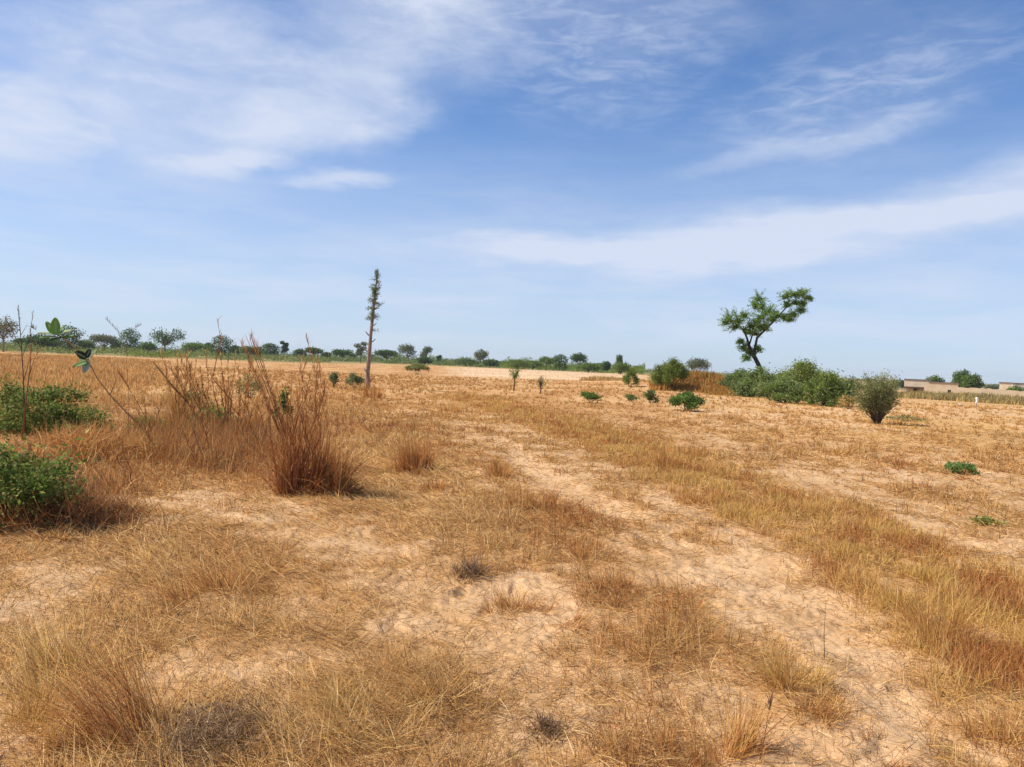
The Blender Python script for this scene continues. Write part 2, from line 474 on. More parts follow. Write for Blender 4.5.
def build_strip():
    A = Acc()
    az = RNG.uniform(0, 1, 150000)
    pts = GRASS_STRIP.p
    seg = RNG.integers(0, len(pts)-1, 150000)
    # more on the near segments
    a = np.array([[p.x, p.y, w] for p, w in pts]); t = RNG.uniform(0, 1, len(seg))[:, None]
    c0 = a[seg]*(1-t)+a[seg+1]*t
    # fewer on the far long segments' share of blades is made up by width
    ang = RNG.uniform(0, 2*np.pi, len(seg)); q = RNG.uniform(0, 1.15, len(seg))**.6*c0[:, 2]
    x = c0[:, 0]+q*np.cos(ang); y = c0[:, 1]+q*np.sin(ang); r = np.hypot(x, y)
    g = fbm(x/.55, y/.55, 12, 3)
    keep = (RNG.uniform(0, 1, len(x)) < np.clip(.38+2.4*g, .02, 1)) & (r > 2.2) & (GRASS_STRIP(x+.6*fbm(x/.7, y/.7, 40, 3), y+.5*fbm(x/.6, y/.6, 45, 3)) > RNG.uniform(.05, .8, len(x)))
    x, y, r, g = x[keep], y[keep], r[keep], g[keep]
    n = len(x)
    L = RNG.uniform(.04, .145, n)*(1+.9*fbm(x/.9, y/.9, 14, 2)); azb = RNG.uniform(0, 2*np.pi, n)
    th0 = RNG.uniform(0, .8, n); th1 = th0+RNG.uniform(-.3, 1.0, n)
    pn = fbm(x/.8, y/1.1, 15, 2)+RNG.normal(0, .12, n)
    c = np.where((pn > -.04)[:, None], pick_tints(n, OCHRE), pick_tints(n, OLIVE+STRAW[:2])); c = np.where((pn > .18)[:, None], pick_tints(n, RUST), c)
    A.add(*blades_np(rootpos(x, y, -.005), L, azb, th0, th1, minw(r, RNG.uniform(.0018, .0035, n), .5), 3, c))
    return tag(A.build('meadow_grass', M_STRAW), 'denser yellow-brown grass standing in a long strip beside the sandy track', 'grass', None, 'stuff')
build_strip()

def build_far_grass():
    """stubble and thin tufts over the middle distance, long low band of olive grass before the village"""
    A = Acc()
    x, y, r = scatter(80000, 12, 190, .55, 46)
    g = fbm(x/3.2, y/6, 33, 3); keep = RNG.uniform(0, 1, len(x)) < np.clip(.45-1.4*g, .05, 1); x, y, r = x[keep], y[keep], r[keep]
    n = len(x); L = RNG.uniform(.03, .12, n)*(1+.3*g[keep])
    azd = np.degrees(np.arctan2(x, y))
    c = np.where((azd > 10)[:, None], pick_tints(n, STRAW+OCHRE), pick_tints(n, OCHRE+RUST[1:2]))
    A.add(*blades_np(rootpos(x, y, -.01), L, RNG.uniform(0, 6.28, n), RNG.uniform(0, .5, n), RNG.uniform(.4, 1.1, n), minw(r, .004, .6), 2, c))
    return tag(A.build('field_stubble', M_STRAW), 'thin orange-brown stubble over the middle distance of the field', 'stubble', None, 'stuff')
build_far_grass()

def band(name, label, px0, px1, d0, d1, n, pal, h, cat='grass', wpx=.9, wild=.3):
    A = Acc(); a0 = far(px0, 1); a1 = far(px1, 1)
    t0 = math.atan2(a0.x, a0.y); t1 = math.atan2(a1.x, a1.y)
    az = RNG.uniform(t0, t1, n); r = RNG.uniform(d0, d1, n)*(1+.05*np.sin(az*40))
    x = r*np.sin(az); y = r*np.cos(az)
    g = fbm(x/6, y/6, 71, 3)
    ed = np.minimum(sstep(t0, t0+.25*(t1-t0), az), sstep(t1, t1-.25*(t1-t0), az))*np.minimum(sstep(d0, d0+.25*(d1-d0), r), sstep(d1, d1-.25*(d1-d0), r))
    kp = RNG.uniform(0, 1, n) < np.clip(1.6*ed+2.2*g, 0, 1); x, y, r, g, ed = x[kp], y[kp], r[kp], g[kp], ed[kp]; n = len(x)
    L = h*RNG.uniform(.5, 1.2, n)*(1+.9*g)*(.45+.55*ed)
    c = pick_tints(n, pal, .16)*(1+.45*np.clip(fbm(x/1.6, y/2.4, 72, 3), -.6, .6))[:, None]
    A.add(*blades_np(rootpos(x, y, -.02), L, RNG.uniform(0, 6.28, n), RNG.uniform(0, wild, n), RNG.uniform(.2, .9+wild*.6, n), minw(r, .012 if wild < .5 else .0035, wpx), 2, c))
    return tag(A.build(name, M_STRAW), label, cat, None, 'stuff')
band('tall_grass', 'band of tall olive dry grass in front of the mud-brick village', 880, 1120, 95, 138, 20000, [(.42, .29, .10), (.50, .34, .13), (.34, .26, .09), (.27, .25, .10)], .9)
band('rust_grass', 'rust-red dry grass covering the low bank between the round bush and the green thicket', 650, 742, 57, 75, 16000, [(.44, .17, .04), (.50, .22, .05), (.42, .21, .05), (.56, .34, .10), (.30, .26, .07)], .6)
band('rust_grass', 'rusty grass mixed with green weeds on the low rise left of the round bush', 580, 655, 78, 104, 5000, OCHRE+RUST[1:2]+GGREEN[2:3]+YGREEN[:1], .5)
band('tangled_grass', 'tangled tall dry grass filling the left middle ground between the bushes and the biggest tussock', 10, 330, 8.2, 17, 7000, RUST+OCHRE+STRAW[:1]+TWIG[1:]+RUST[:1], .42, wpx=.45, wild=.9)
band('tangled_grass', 'taller red-brown tangle of dry grass standing among the stalk clumps on the left', 120, 335, 9.5, 15.5, 4200, RUST+OCHRE[:2]+TWIG[1:], .75, wpx=.45, wild=.8)
band('orange_grass', 'orange-brown tall grass standing at the far left edge of the field', -60, 170, 18, 120, 46000, OCHRE+STRAW, .34)

# ------------------------------------------------------------------ far green scrub that reads as one mass
def scrub_belt(name, label, px0, px1, d0, d1, n, h, pal, size=1.0):
    a0 = far(px0, 1); a1 = far(px1, 1); t0 = math.atan2(a0.x, a0.y); t1 = math.atan2(a1.x, a1.y)
    az = RNG.uniform(t0, t1, n); r = RNG.uniform(d0, d1, n); x = r*np.sin(az); y = r*np.cos(az)
    g = fbm(az*38, r/60, 81, 3)
    top = h*np.clip(.55+1.3*g, .12, 1.6); z = base_z(x, y)+top*RNG.uniform(0, 1, n)**.8
    c = pick_tints(n, pal, .2)
    V, Q, T = leaves_np(np.stack([x, y, z], 1), size*r/F*1.1, c, .8)
    me = mesh_np(name, V, Q, T); return tag(link(name, me, M_LEAF), label, 'scrub', None, 'stuff')
scrub_belt('far_scrub', 'low green scrub growing in a long belt across the far left of the field', -60, 330, 150, 290, 26000, 1.7, GREEN+YGREEN[:1]+OLIVE[2:3]+GGREEN)
scrub_belt('far_scrub', 'grey-green scrub belt behind the bare pole-like tree', 330, 500, 240, 330, 13000, 3.5, GGREEN+GREEN+YGREEN[:1])
scrub_belt('far_scrub', 'green weeds and scrub along the foot of the far middle trees', 500, 645, 225, 320, 14000, 3.6, GREEN+YGREEN[:2])
scrub_belt('far_scrub', 'dark scrub fringe far behind the thicket and the village', 640, 1120, 330, 430, 8000, 2.4, GREEN+GGREEN)
scrub_belt('far_scrub', 'faint distant tree belt closing the horizon on the left', -150, 520, 520, 640, 12000, 4.6, GGREEN+DGREEN)
scrub_belt('far_scrub', 'faint distant tree belt closing the horizon on the right', 520, 1200, 520, 640, 7000, 3.6, GGREEN+DGREEN)

# ------------------------------------------------------------------ woody plants
def far_tree(px, top, wpx, dist, kind, label, pal=None, group='trees along the far edge of the field', name=None, n=None):
    """a tree of the far line: trunk with limbs, crown of leaf clumps"""
    p = far(px, dist, top+10); Ht = height_to(px, top, dist)-p.z; Wd = 1.2*wpx*dist/F
    name = name or {'round': 'round_tree', 'umbrella': 'umbrella_tree', 'pale': 'thorn_tree', 'tall': 'slender_tree', 'bush': 'bush'}[kind]
    t = thing(name, p, label, 'bush' if kind == 'bush' else 'tree', group)
    cl = []; T = Tubes(5); rw = Wd/2
    tr = max(.08, Wd*.025)
    if kind == 'umbrella':
        fork = Vector((random.uniform(-.1, .1)*Wd, 0, Ht*.3))
        for i in range(9):
            a = i*2.4; q = rw*.75*math.sqrt((i+.5)/9)
            cl.append((q*math.cos(a), q*math.sin(a), Ht*(.72+.08*random.random()-.12*(q/rw)), rw*.42, rw*.42, Ht*.22))
    elif kind == 'round':
        fork = Vector((0, 0, Ht*.3))
        for i in range(11):
            a = i*2.4; zz = .16+.68*(i/10); q = rw*.62*math.sin(math.pi*min(1, max(.25, zz)))
            cl.append((q*math.cos(a), q*math.sin(a), Ht*zz, rw*.46, rw*.46, Ht*.17))
    elif kind == 'pale':
        fork = Vector((random.uniform(-.08, .08)*Wd, 0, Ht*.35))
        for i in range(9):
            a = i*2.4+random.random(); q = rw*.7*math.sqrt((i+.3)/9)
            cl.append((q*math.cos(a), q*math.sin(a), Ht*(.50+.36*random.random()), rw*.38, rw*.38, Ht*.19))
    elif kind == 'tall':
        fork = Vector((0, 0, Ht*.5))
        for i in range(6):
            cl.append((random.uniform(-.5, .5)*rw, random.uniform(-.5, .5)*rw, Ht*(.45+.1*i), rw*.5, rw*.5, Ht*.1))
    else:
        fork = Vector((0, 0, Ht*.15))
        for i in range(9):
            a = i*2.4; q = rw*.65*math.sqrt((i+.5)/9)
            cl.append((q*math.cos(a), q*math.sin(a), Ht*(.62-.25*(q/rw)), rw*.36, rw*.36, Ht*.30))
    T.add([(0, 0, -.3), fork*.5+Vector((random.uniform(-.1, .1)*Wd*.3, 0, 0)), fork], [tr*1.3, tr, tr*.8])
    for c in cl[::1]:
        T.add(bend(fork, c[:3], 3, .07), [tr*.6, tr*.45, tr*.3, tr*.15])
    T.build('trunk' if kind != 'bush' else 'stem', M_BARKP if kind == 'pale' else M_BARK, t)
    pal = pal or {'umbrella': GREEN+GGREEN[:1], 'round': DGREEN+GREEN[:1], 'pale': GGREEN, 'tall': GREEN, 'bush': GREEN+YGREEN[:1]}[kind]
    n = n or int((900+70*wpx)*(2.2 if px in (961.5, 972) else 1))
    if kind == 'pale': n = int(n*.75)
    P, k = blob_points(cl, n)
    P[:, 2] = np.maximum(P[:, 2], .05)
    tint = pick_tints(n, pal, .15)*(1+.16*np.sin(k*2.3))[:, None]
    V, Q, TT = leaves_np(P, .95*dist/F*1.2, tint, .75)
    link('crown', mesh_np('crown', V, Q, TT), M_LEAF, t)
    return t

FT = [
 (4, 317, 22, 150, 'pale', 'brownish half-bare tree cut off by the left edge of the photo', BROWNG+GGREEN[:1]),
 (40, 331, 26, 190, 'bush', 'low dark bush just behind the big-leaved plant at the far left', DGREEN),
 (70, 325, 20, 185, 'round', 'dark round tree just right of the big-leaved plant, at the far left', DGREEN+GGREEN[:1]),
 (86, 338, 13, 250, 'bush', 'small low bush between the dark round tree and the grey spreading one', GREEN),
 (103, 334, 20, 240, 'umbrella', 'low grey-brown spreading tree right of the dark round tree', GGREEN+BROWNG[:1]),
 (130, 328, 17, 215, 'round', 'dark cone-shaped tree left of the tree with pale branches', DGREEN+GREEN[:1]),
 (148, 340, 14, 260, 'bush', 'small olive bush beside the cone-shaped dark tree', GREEN),
 (166, 327, 28, 180, 'pale', 'spreading tree with pale bare branches showing under a dark crown', DGREEN+GGREEN[:1]),
 (194, 340, 24, 280, 'bush', 'wide low green bush right of the tree with pale branches', GREEN),
 (222, 335, 20, 220, 'round', 'round grey-green tree behind the tallest dry stalk', DGREEN+GGREEN[:1]),
 (247, 344, 15, 280, 'bush', 'small bush between the round grey-green tree and the paired trees', GREEN),
 (270, 343, 17, 270, 'round', 'broader one of two dark trees standing close together', DGREEN+GREEN[:1]),
 (284, 342, 8, 270, 'tall', 'narrower one of two dark trees standing close together', DGREEN),
 (300, 349, 12, 300, 'round', 'tiny dark tree left of the flat-topped pair', DGREEN),
 (313, 347, 15, 300, 'umbrella', 'dark flat-topped tree left of the slightly wider one', DGREEN+GREEN[:1]),
 (341, 349, 18, 260, 'umbrella', 'wide dark flat-crowned tree left of the bare pole-like tree', DGREEN+GREEN[:1]),
 (361, 343, 12, 230, 'tall', 'pale grey-green tree directly behind the bare pole-like tree', GGREEN+YGREEN[:1]),
 (385, 349, 20, 260, 'umbrella', 'dark umbrella-shaped tree just right of the bare pole-like tree', DGREEN+GREEN[:1]),
 (407, 345, 20, 270, 'pale', 'wider of two airy grey trees right of the bare pole-like tree', GGREEN),
 (425, 347, 14, 265, 'pale', 'narrower of two airy grey trees with a dark bush at its foot', GGREEN),
 (424, 356, 15, 240, 'bush', 'dark bush at the foot of the narrower airy grey tree', DGREEN),
 (438, 356, 5, 280, 'tall', 'very thin small tree between the airy grey trees and the long dark bush', DGREEN),
 (450, 361, 14, 290, 'bush', 'low bush left of the long dark bush', GREEN),
 (466, 358, 24, 260, 'bush', 'long low dark bush left of the leaning pale tree', DGREEN),
 (480, 349, 15, 250, 'pale', 'leaning airy tree with a dark bush on its right', GGREEN),
 (490, 358, 17, 245, 'bush', 'dark bush leaning against the leaning airy tree', DGREEN),
 (517, 358, 26, 230, 'bush', 'bright green mound-like bush behind the thin sapling', YGREEN[:3]+GREEN),
 (533, 359, 20, 235, 'bush', 'green bush joined to the right of the mound-like bush', GREEN),
 (546, 356, 15, 240, 'umbrella', 'low flat green tree at the left of the dense round pair', GREEN),
 (560, 354, 15, 235, 'round', 'dense dark round tree in the middle of the far line', DGREEN+GREEN[:1]),
 (578, 352, 15, 240, 'umbrella', 'two-tiered dark tree with a flat crown right of the dense round one', DGREEN+GREEN[:1]),
 (588, 361, 26, 225, 'bush', 'wide green bush under the two-tiered tree', GREEN),
 (606, 361, 9, 260, 'round', 'tiny round tree right of the wide green bush', DGREEN),
 (619, 354, 7, 210, 'round', 'small round-headed tree sticking up above the green slope bush', DGREEN),
 (621, 360, 20, 205, 'bush', 'green bush below the small round-headed tree', GREEN+YGREEN[:1]),
 (697, 357, 22, 150, 'umbrella', 'grey-green umbrella tree just behind the big round bush', GGREEN+DGREEN[:1]),
 (741, 366, 18, 130, 'bush', 'dark low bush behind the left end of the green thicket', DGREEN),
 (867, 377, 12, 230, 'bush', 'bluish bush between the thicket and the spiky grey-green shrub', GGREEN),
 (898, 378, 12, 240, 'bush', 'bluish green bush left of the first mud-brick house', GGREEN),
 (935, 375, 15, 168, 'pale', 'small green tree rising behind the gap between the two mud-brick houses', GREEN+GGREEN[:1]),
 (961.5, 370, 14, 190, 'round', 'taller left lobe of the pair of dark dense trees above the village wall', GREEN+DGREEN),
 (972, 374, 15, 186, 'round', 'lower right one of the pair of dark dense trees above the village wall', GREEN+DGREEN),
 (994, 383, 18, 240, 'bush', 'bluish bush left of the pale house at the right edge', GGREEN),
 (1015, 384, 15, 150, 'bush', 'green bush in front of the pale house at the right edge', GREEN),
 (1045, 384, 26, 230, 'bush', 'green bush beyond the right edge of the photo', GREEN),
]
for px, top, w, d, kind, lab, pal in FT: far_tree(px, top, w, d, kind, lab, pal)
# tiny nameless ones filling the line
for px, top, w, d in [(22, 338, 12, 300), (56, 340, 10, 320), (116, 341, 9, 330), (208, 343, 10, 330), (235, 345, 9, 330), (258, 347, 9, 330), (326, 352, 9, 330),
                      (352, 354, 7, 330), (372, 355, 8, 330), (396, 356, 8, 330), (444, 360, 6, 330), (503, 361, 10, 330), (598, 363, 9, 330), (638, 366, 10, 330)]:
    far_tree(px, top, w, d, 'round', 'one of the tiny dark trees filling the gaps in the far tree line', DGREEN+GREEN[:1], group='tiny trees filling the far line', name='small_tree')

def shrub(name, p, w, h, dep, n, leaf, pal, label, cat='shrub', group=None, stem=M_BARKD, clumps=12, squash=.75, aspect=.5, spiky=0, stemr=.012, base=.0, low=.5):
    """a leafy bush: stems from the root to many leaf clumps"""
    t = thing(name, p, label, cat, group)
    cl = []; T = Tubes(5)
    for i in range(clumps):
        a = i*2.4+random.uniform(-.3, .3); q = math.sqrt((i+.4)/clumps)
        q *= random.uniform(.85, 1.05)
        zz = base+h*(random.uniform(low, .86)-(.34*q**2))*squash/.75
        c = (w/2*q*.80*math.cos(a), dep/2*q*.80*math.sin(a), zz, w*.5/math.sqrt(clumps)*1.15, dep*.5/math.sqrt(clumps)*1.15, h*random.uniform(.16, .26))
        cl.append(c)
        T.add(bend((random.uniform(-.04, .04)*w, random.uniform(-.04, .04)*dep, -.05), c[:3], 4, .08), [stemr, stemr*.85, stemr*.7, stemr*.5, stemr*.3])
        for _ in range(2):
            e = Vector(c[:3])+Vector((random.uniform(-1, 1)*c[3], random.uniform(-1, 1)*c[4], random.uniform(.2, 1.3)*c[5]))
            T.add(bend(c[:3], e, 2, .1), [stemr*.35, stemr*.25, stemr*.12])
    T.build('stem', stem, t)
    P, k = blob_points(cl, n, .5)
    if spiky:
        d = RNG.normal(size=P.shape); P = P+d*spiky*(RNG.uniform(0, 1, (n, 1)) < .25)
    P[:, 2] = np.where(P[:, 2] < .03, RNG.uniform(.03, .25*h, n), P[:, 2])
    tint = pick_tints(n, pal, .16)*(1+.15*np.sin(k*1.9))[:, None]
    V, Q, TT = leaves_np(P, leaf, tint, aspect)
    link('foliage', mesh_np('foliage', V, Q, TT), M_LEAF, t)
    return t
def shrub_px(name, px, base_py, wpx, top_py, n, leafpx, pal, label, **kw):
    p = at(px, base_py); d = math.hypot(p.x, p.y)
    h = height_to(px, top_py, d)-p.z; w = wpx*d/F
    return shrub(name, p, w, h, w*kw.pop('deep', .9), n, max(.02, leafpx*d/F), pal, label, **kw)

# mid-field bushes
shrub_px('round_bush', 670, 390, 40, 358, 9000, 1.6, YGREEN+GREEN[:2], 'big round yellow-green bush at the left foot of the rust-coloured bank', clumps=18, cat='bush', stemr=.03, squash=.8)
shrub_px('low_bush', 686, 411, 37, 392, 3200, 2.6, GREEN+[(.16, .24, .07)], 'dense low green bush with big leaves in front of the rust-coloured bank', cat='bush', clumps=14, squash=.8)
shrub_px('low_bush', 590, 403, 24, 391, 1500, 2.0, GREEN+GGREEN[:1], 'small flat green bush in the middle of the field', cat='bush', clumps=9)
shrub_px('leafy_weed', 650, 403, 15, 388, 420, 2.4, GREEN+GGREEN, 'bigger of two thin green weeds left of the dense low bush', cat='weed', clumps=7)
shrub_px('leafy_weed', 631, 402, 17, 394, 420, 1.8, GGREEN+GREEN, 'flat thin green weed behind the bigger one, left of the dense low bush', cat='weed', clumps=7)
shrub_px('low_bush', 630, 387, 18, 369, 1500, 1.7, YGREEN+GREEN, 'green bush on the sand left of the big round bush', cat='bush', clumps=9)
shrub_px('low_bush', 354, 390, 19, 371, 1700, 1.6, GGREEN+YGREEN[:2], 'grey-green bush at the left foot of the pole-like tree', cat='bush', clumps=9)
shrub_px('low_bush', 334, 388, 11, 367, 800, 1.6, GGREEN+GREEN[:1], 'thin upright bush second to the left of the pole-like tree', cat='bush', clumps=7)
shrub_px('low_bush', 417, 374.5, 24, 363, 2000, 1.5, YGREEN+BROWNG[:2], 'dusty yellow-green bush right of the pole-like tree', cat='bush', clumps=10)
shrub_px('leafy_weed', 960, 474, 34, 459, 700, 3.0, [(.14, .24, .05), (.20, .30, .08), (.12, .18, .05)], 'bright green weed patch in the right-hand field', cat='weed', clumps=9, squash=.6)
shrub_px('leafy_weed', 985, 526, 30, 514, 260, 3.2, YGREEN+OLIVE[:2], 'sparse pale green weed in the right-hand field nearer the camera', cat='weed', clumps=7, squash=.5)
shrub_px('leafy_weed', 905, 421, 44, 414, 800, 1.6, GGREEN+OLIVE[:2]+YGREEN[:1], 'flat olive weed patch right of the spiky grey-green shrub', cat='weed', clumps=12, squash=.5)
shrub_px('leafy_weed', 283, 423, 18, 386, 500, 3.2, DGREEN+GREEN[:1], 'dark green broad-leaved weed behind the tall reddish tussock', cat='weed', clumps=6)
shrub_px('leafy_weed', 212, 433, 60, 395, 900, 3.0, YGREEN+GREEN[:2], 'light green weeds at the foot of the far red stalk clump', cat='weed', clumps=12, squash=.6)
shrub_px('leafy_weed', 150, 432, 40, 408, 600, 3.0, YGREEN+GREEN[:2], 'light green weeds at the foot of the leaning woody stem', cat='weed', clumps=9, squash=.55)
shrub_px('leafy_weed', 248, 398, 30, 368, 600, 2.2, GGREEN+YGREEN[:2], 'grey-green weeds behind the two red stalk clumps', cat='weed', clumps=9, squash=.6)
shrub_px('leafy_weed', 155, 358, 60, 349, 1200, 1.6, YGREEN+GREEN[:2], 'green weeds at the field edge below the tree with pale branches', cat='weed', clumps=12, squash=.6)
shrub_px('leafy_weed', 195, 420, 26, 376, 500, 2.4, GGREEN+YGREEN[:2], 'thin green weed among the far red stalks', cat='weed', clumps=9, squash=.6)

# the thicket at the foot of the flowering thorn tree: separate sprawling shrubs
TH = [(740, 392, 44, 373, 6000, 'leftmost sprawling shrub of the thicket, low and grey-green', GREEN+GGREEN[:2]),
      (768, 397, 62, 367, 13000, 'sprawling green shrub of the thicket at the foot of the lone thorn tree', GREEN+YGREEN[:1]+GGREEN[:1]),
      (804, 401, 62, 363, 15000, 'tallest sprawling green shrub, in the middle of the thicket', GREEN+YGREEN[:2]),
      (826, 406, 46, 376, 8000, 'green shrub hanging low at the right front of the thicket', GREEN+YGREEN[:1]),
      (788, 403, 70, 380, 9000, 'low front skirt shrub of the thicket, trailing down to the sand', GREEN+GGREEN[:1]),
      (750, 397, 44, 380, 5000, 'low front shrub at the left of the thicket, spreading onto the sand', GREEN+GGREEN[:2]),
      (836, 401, 24, 376, 3000, 'rounded shrub at the right back of the thicket', GREEN),
      (850, 402, 22, 377, 3000, 'pale rounded shrub at the right end of the thicket', GREEN+GGREEN)]
for px, by, w, ty, n, lab, pal in TH:
    pal = [tuple(min(1, v*1.2) for v in c) for c in pal]+[(.24, .22, .12), (.30, .34, .14)]
    shrub_px('thicket_shrub', px, by, w, ty, n, 1.9, pal, lab, clumps=24, group='sprawling shrubs of the thicket', squash=.85, deep=.7, spiky=.22, low=.3, stemr=.025, cat='shrub')
shrub_px('dry_shrub', 849, 409, 22, 394, 900, 1.8, BROWNG+OLIVE[:2], 'brownish dry shrub at the right foot of the thicket', clumps=8, cat='shrub')

# spiky grey-green shrub on a short woody stem
def spiky_shrub():
    p = at(877, 424); d = math.hypot(p.x, p.y); s = d/F
    t = thing('spiky_shrub', p, 'spiky grey-green shrub on a short dark stem, standing alone right of the thicket', 'shrub')
    T = Tubes(6); ends = []
    for i in range(64):
        a = random.uniform(0, 6.28); q = random.random()**.5
        zt = random.uniform(17, 45); wd_ = 22*math.sin(min(3.0, .25+zt/45*2.1)); e = Vector((-1*s+wd_*s*q*math.cos(a), .8*wd_*s*q*math.sin(a), s*zt))
        T.add(bend((random.uniform(-1.5, 1.5)*s, random.uniform(-1, 1)*s, -.05), e, 4, .07), [.022, .017, .012, .007, .003]); ends.append(e)
    T.build('stem', M_BARKD, t)
    P = []
    for e in ends:
        for k in range(170):
            tt = random.uniform(.52, 1.05); P.append([e.x*tt+random.gauss(0, .08), e.y*tt+random.gauss(0, .08), e.z*tt+random.gauss(0, .08)])
    P = np.array(P); V, Q, TT = leaves_np(P, 1.9*s, pick_tints(len(P), [(.24, .27, .10), (.30, .31, .13), (.18, .21, .07), (.34, .30, .13)], .15), .35)
    link('foliage', mesh_np('foliage', V, Q, TT), M_LEAF, t)
spiky_shrub()

def px_local(px, py, p, d, dy=0):
    """metres right of / above the base point p for a pixel, at distance d"""
    q = ray(px, py); k = (d+dy)/math.hypot(q.x, q.y)
    return Vector((q.x*k-p.x, q.y*k-p.y, CZ+q.z*k-p.z))

# lone thorn tree
def thorn_tree():
    d = 64; p = far(762, d, 380); s = d/F
    t = thing('lone_thorn_tree', p, 'lone thorn tree with a dark leaning trunk and green clumped crown above the thicket', 'tree')
    L = lambda px, py, dy=0: px_local(px, py, p, d, dy)
    T = Tubes(8)
    base = Vector((0, 0, -.2)); f1 = L(754.5, 357); f2 = L(749, 346)
    T.add([base, L(761.5, 372), L(758, 364), f1, L(751, 350), f2], [.23, .19, .18, .17, .15, .13], .10)
    limbs = [([f2, L(747, 338), L(744, 331, -.3), L(739, 326, -.5), L(731, 322, -.8)], [.16, .13, .10, .07, .03]),
             ([f1, L(755, 348, .2), L(757, 338, .4), L(764, 331, .4), L(772, 323, .3), L(780, 314, .2), L(788, 306, .0), L(800, 297, 0), L(812, 297, 0)], [.20, .17, .15, .13, .11, .09, .07, .045, .012]),
             ([L(764, 331, .4), L(764, 320, .8), L(762, 308, 1.0), L(759, 298, 1.1), L(753, 288.5, 1.1)], [.10, .08, .06, .04, .010]),
             ([f2, L(752, 336, -.4), L(757, 325, -.6), L(764, 316, -.8)], [.12, .09, .06, .03]),
             ([L(780, 314, .2), L(788, 314, .5), L(798, 313, .7), L(806, 311, .8)], [.07, .05, .035, .015]),
             ([L(788, 306), L(784, 300, -.4), L(780, 295, -.5)], [.05, .03, .015]),
             ([f1, L(748, 351), L(740, 352), L(735, 347)], [.06, .045, .03, .012]),
             ([L(754, 357), L(759, 350), L(761, 345)], [.05, .035, .012])]
    limbs = [(a_, [q*.66 for q in b_]) for a_, b_ in limbs]
    for pts, rad in limbs: T.add(pts, rad, .06)
    cl_px = [(729, 319, 8, 7, -.8), (738, 321, 9, 8, -.6), (735, 327, 9, 5, -.3), (726, 323, 5, 5, -.9), (744, 316, 5, 4, -.4),
             (759, 299, 8, 6, 1.1), (762, 307, 9, 6, .9), (755, 306, 6, 5, .6), (768, 312, 7, 6, .5), (762, 317, 10, 6, -.5), (772, 319, 7, 5, .2), (756, 322, 7, 5, -.3),
             (760, 327, 9, 5, -.2), (748, 332, 7, 4, -.3), (755, 334, 7, 4, .3), (764, 328, 6, 4, .4), (752, 327, 6, 4, .1),
             (786, 297, 6, 4, -.4), (794, 295, 8, 4, .1), (802, 294, 7, 4, .0), (808, 298, 4, 2.5, 0), (796, 303, 5, 3.5, .3), (787, 305, 4, 3, -.2), (801, 311, 5, 4, .7), (793, 315, 5, 3.5, .6), (784, 318, 5, 3, .4), (776, 316, 4, 4, .2), (803, 304, 3, 3, .3), (789, 320, 5, 2.5, .3),
             (744, 348, 5, 4, -.2), (750, 353, 6, 4, .2), (758, 349, 4, 4, .1), (747, 358, 4, 3, -.2), (741, 342, 4, 2, -.2)]
    cl = []
    for (x, y, rx, ry, dy) in cl_px:
        c = L(x, y, dy); cl.append((c.x, c.y, c.z, rx*s, (rx+ry)*.6*s, ry*1.25*s))
    # twigs radiating through every clump, leaves set along them
    P = []
    for c in cl:
        for _ in range(24):
            a = random.uniform(0, 6.28); b = random.uniform(-.8, 1.2)
            dv = Vector((math.cos(a)*math.cos(b)*c[3], math.sin(a)*math.cos(b)*c[4], math.sin(b)*c[5]))*random.uniform(.7, 1.7)
            o = Vector(c[:3])-dv*.35; e = Vector(c[:3])+dv
            pts = bend(o, e, 3, .06); T.add(pts, [.014, .010, .007, .003])
            for k in range(46):
                tt = random.random()**.7; q = o.lerp(e, tt); P.append([q.x+random.gauss(0, .06), q.y+random.gauss(0, .06), q.z+random.gauss(0, .055)])
    T.build('trunk', M_BARKD, t)
    P = np.array(P); n = len(P)
    V, Q, TT = leaves_np(P, 1.25*s, pick_tints(n, [(.17, .30, .045), (.22, .36, .06), (.28, .41, .09), (.12, .21, .04)], .15), .45)
    link('crown', mesh_np('crown', V, Q, TT), M_LEAF, t)
thorn_tree()

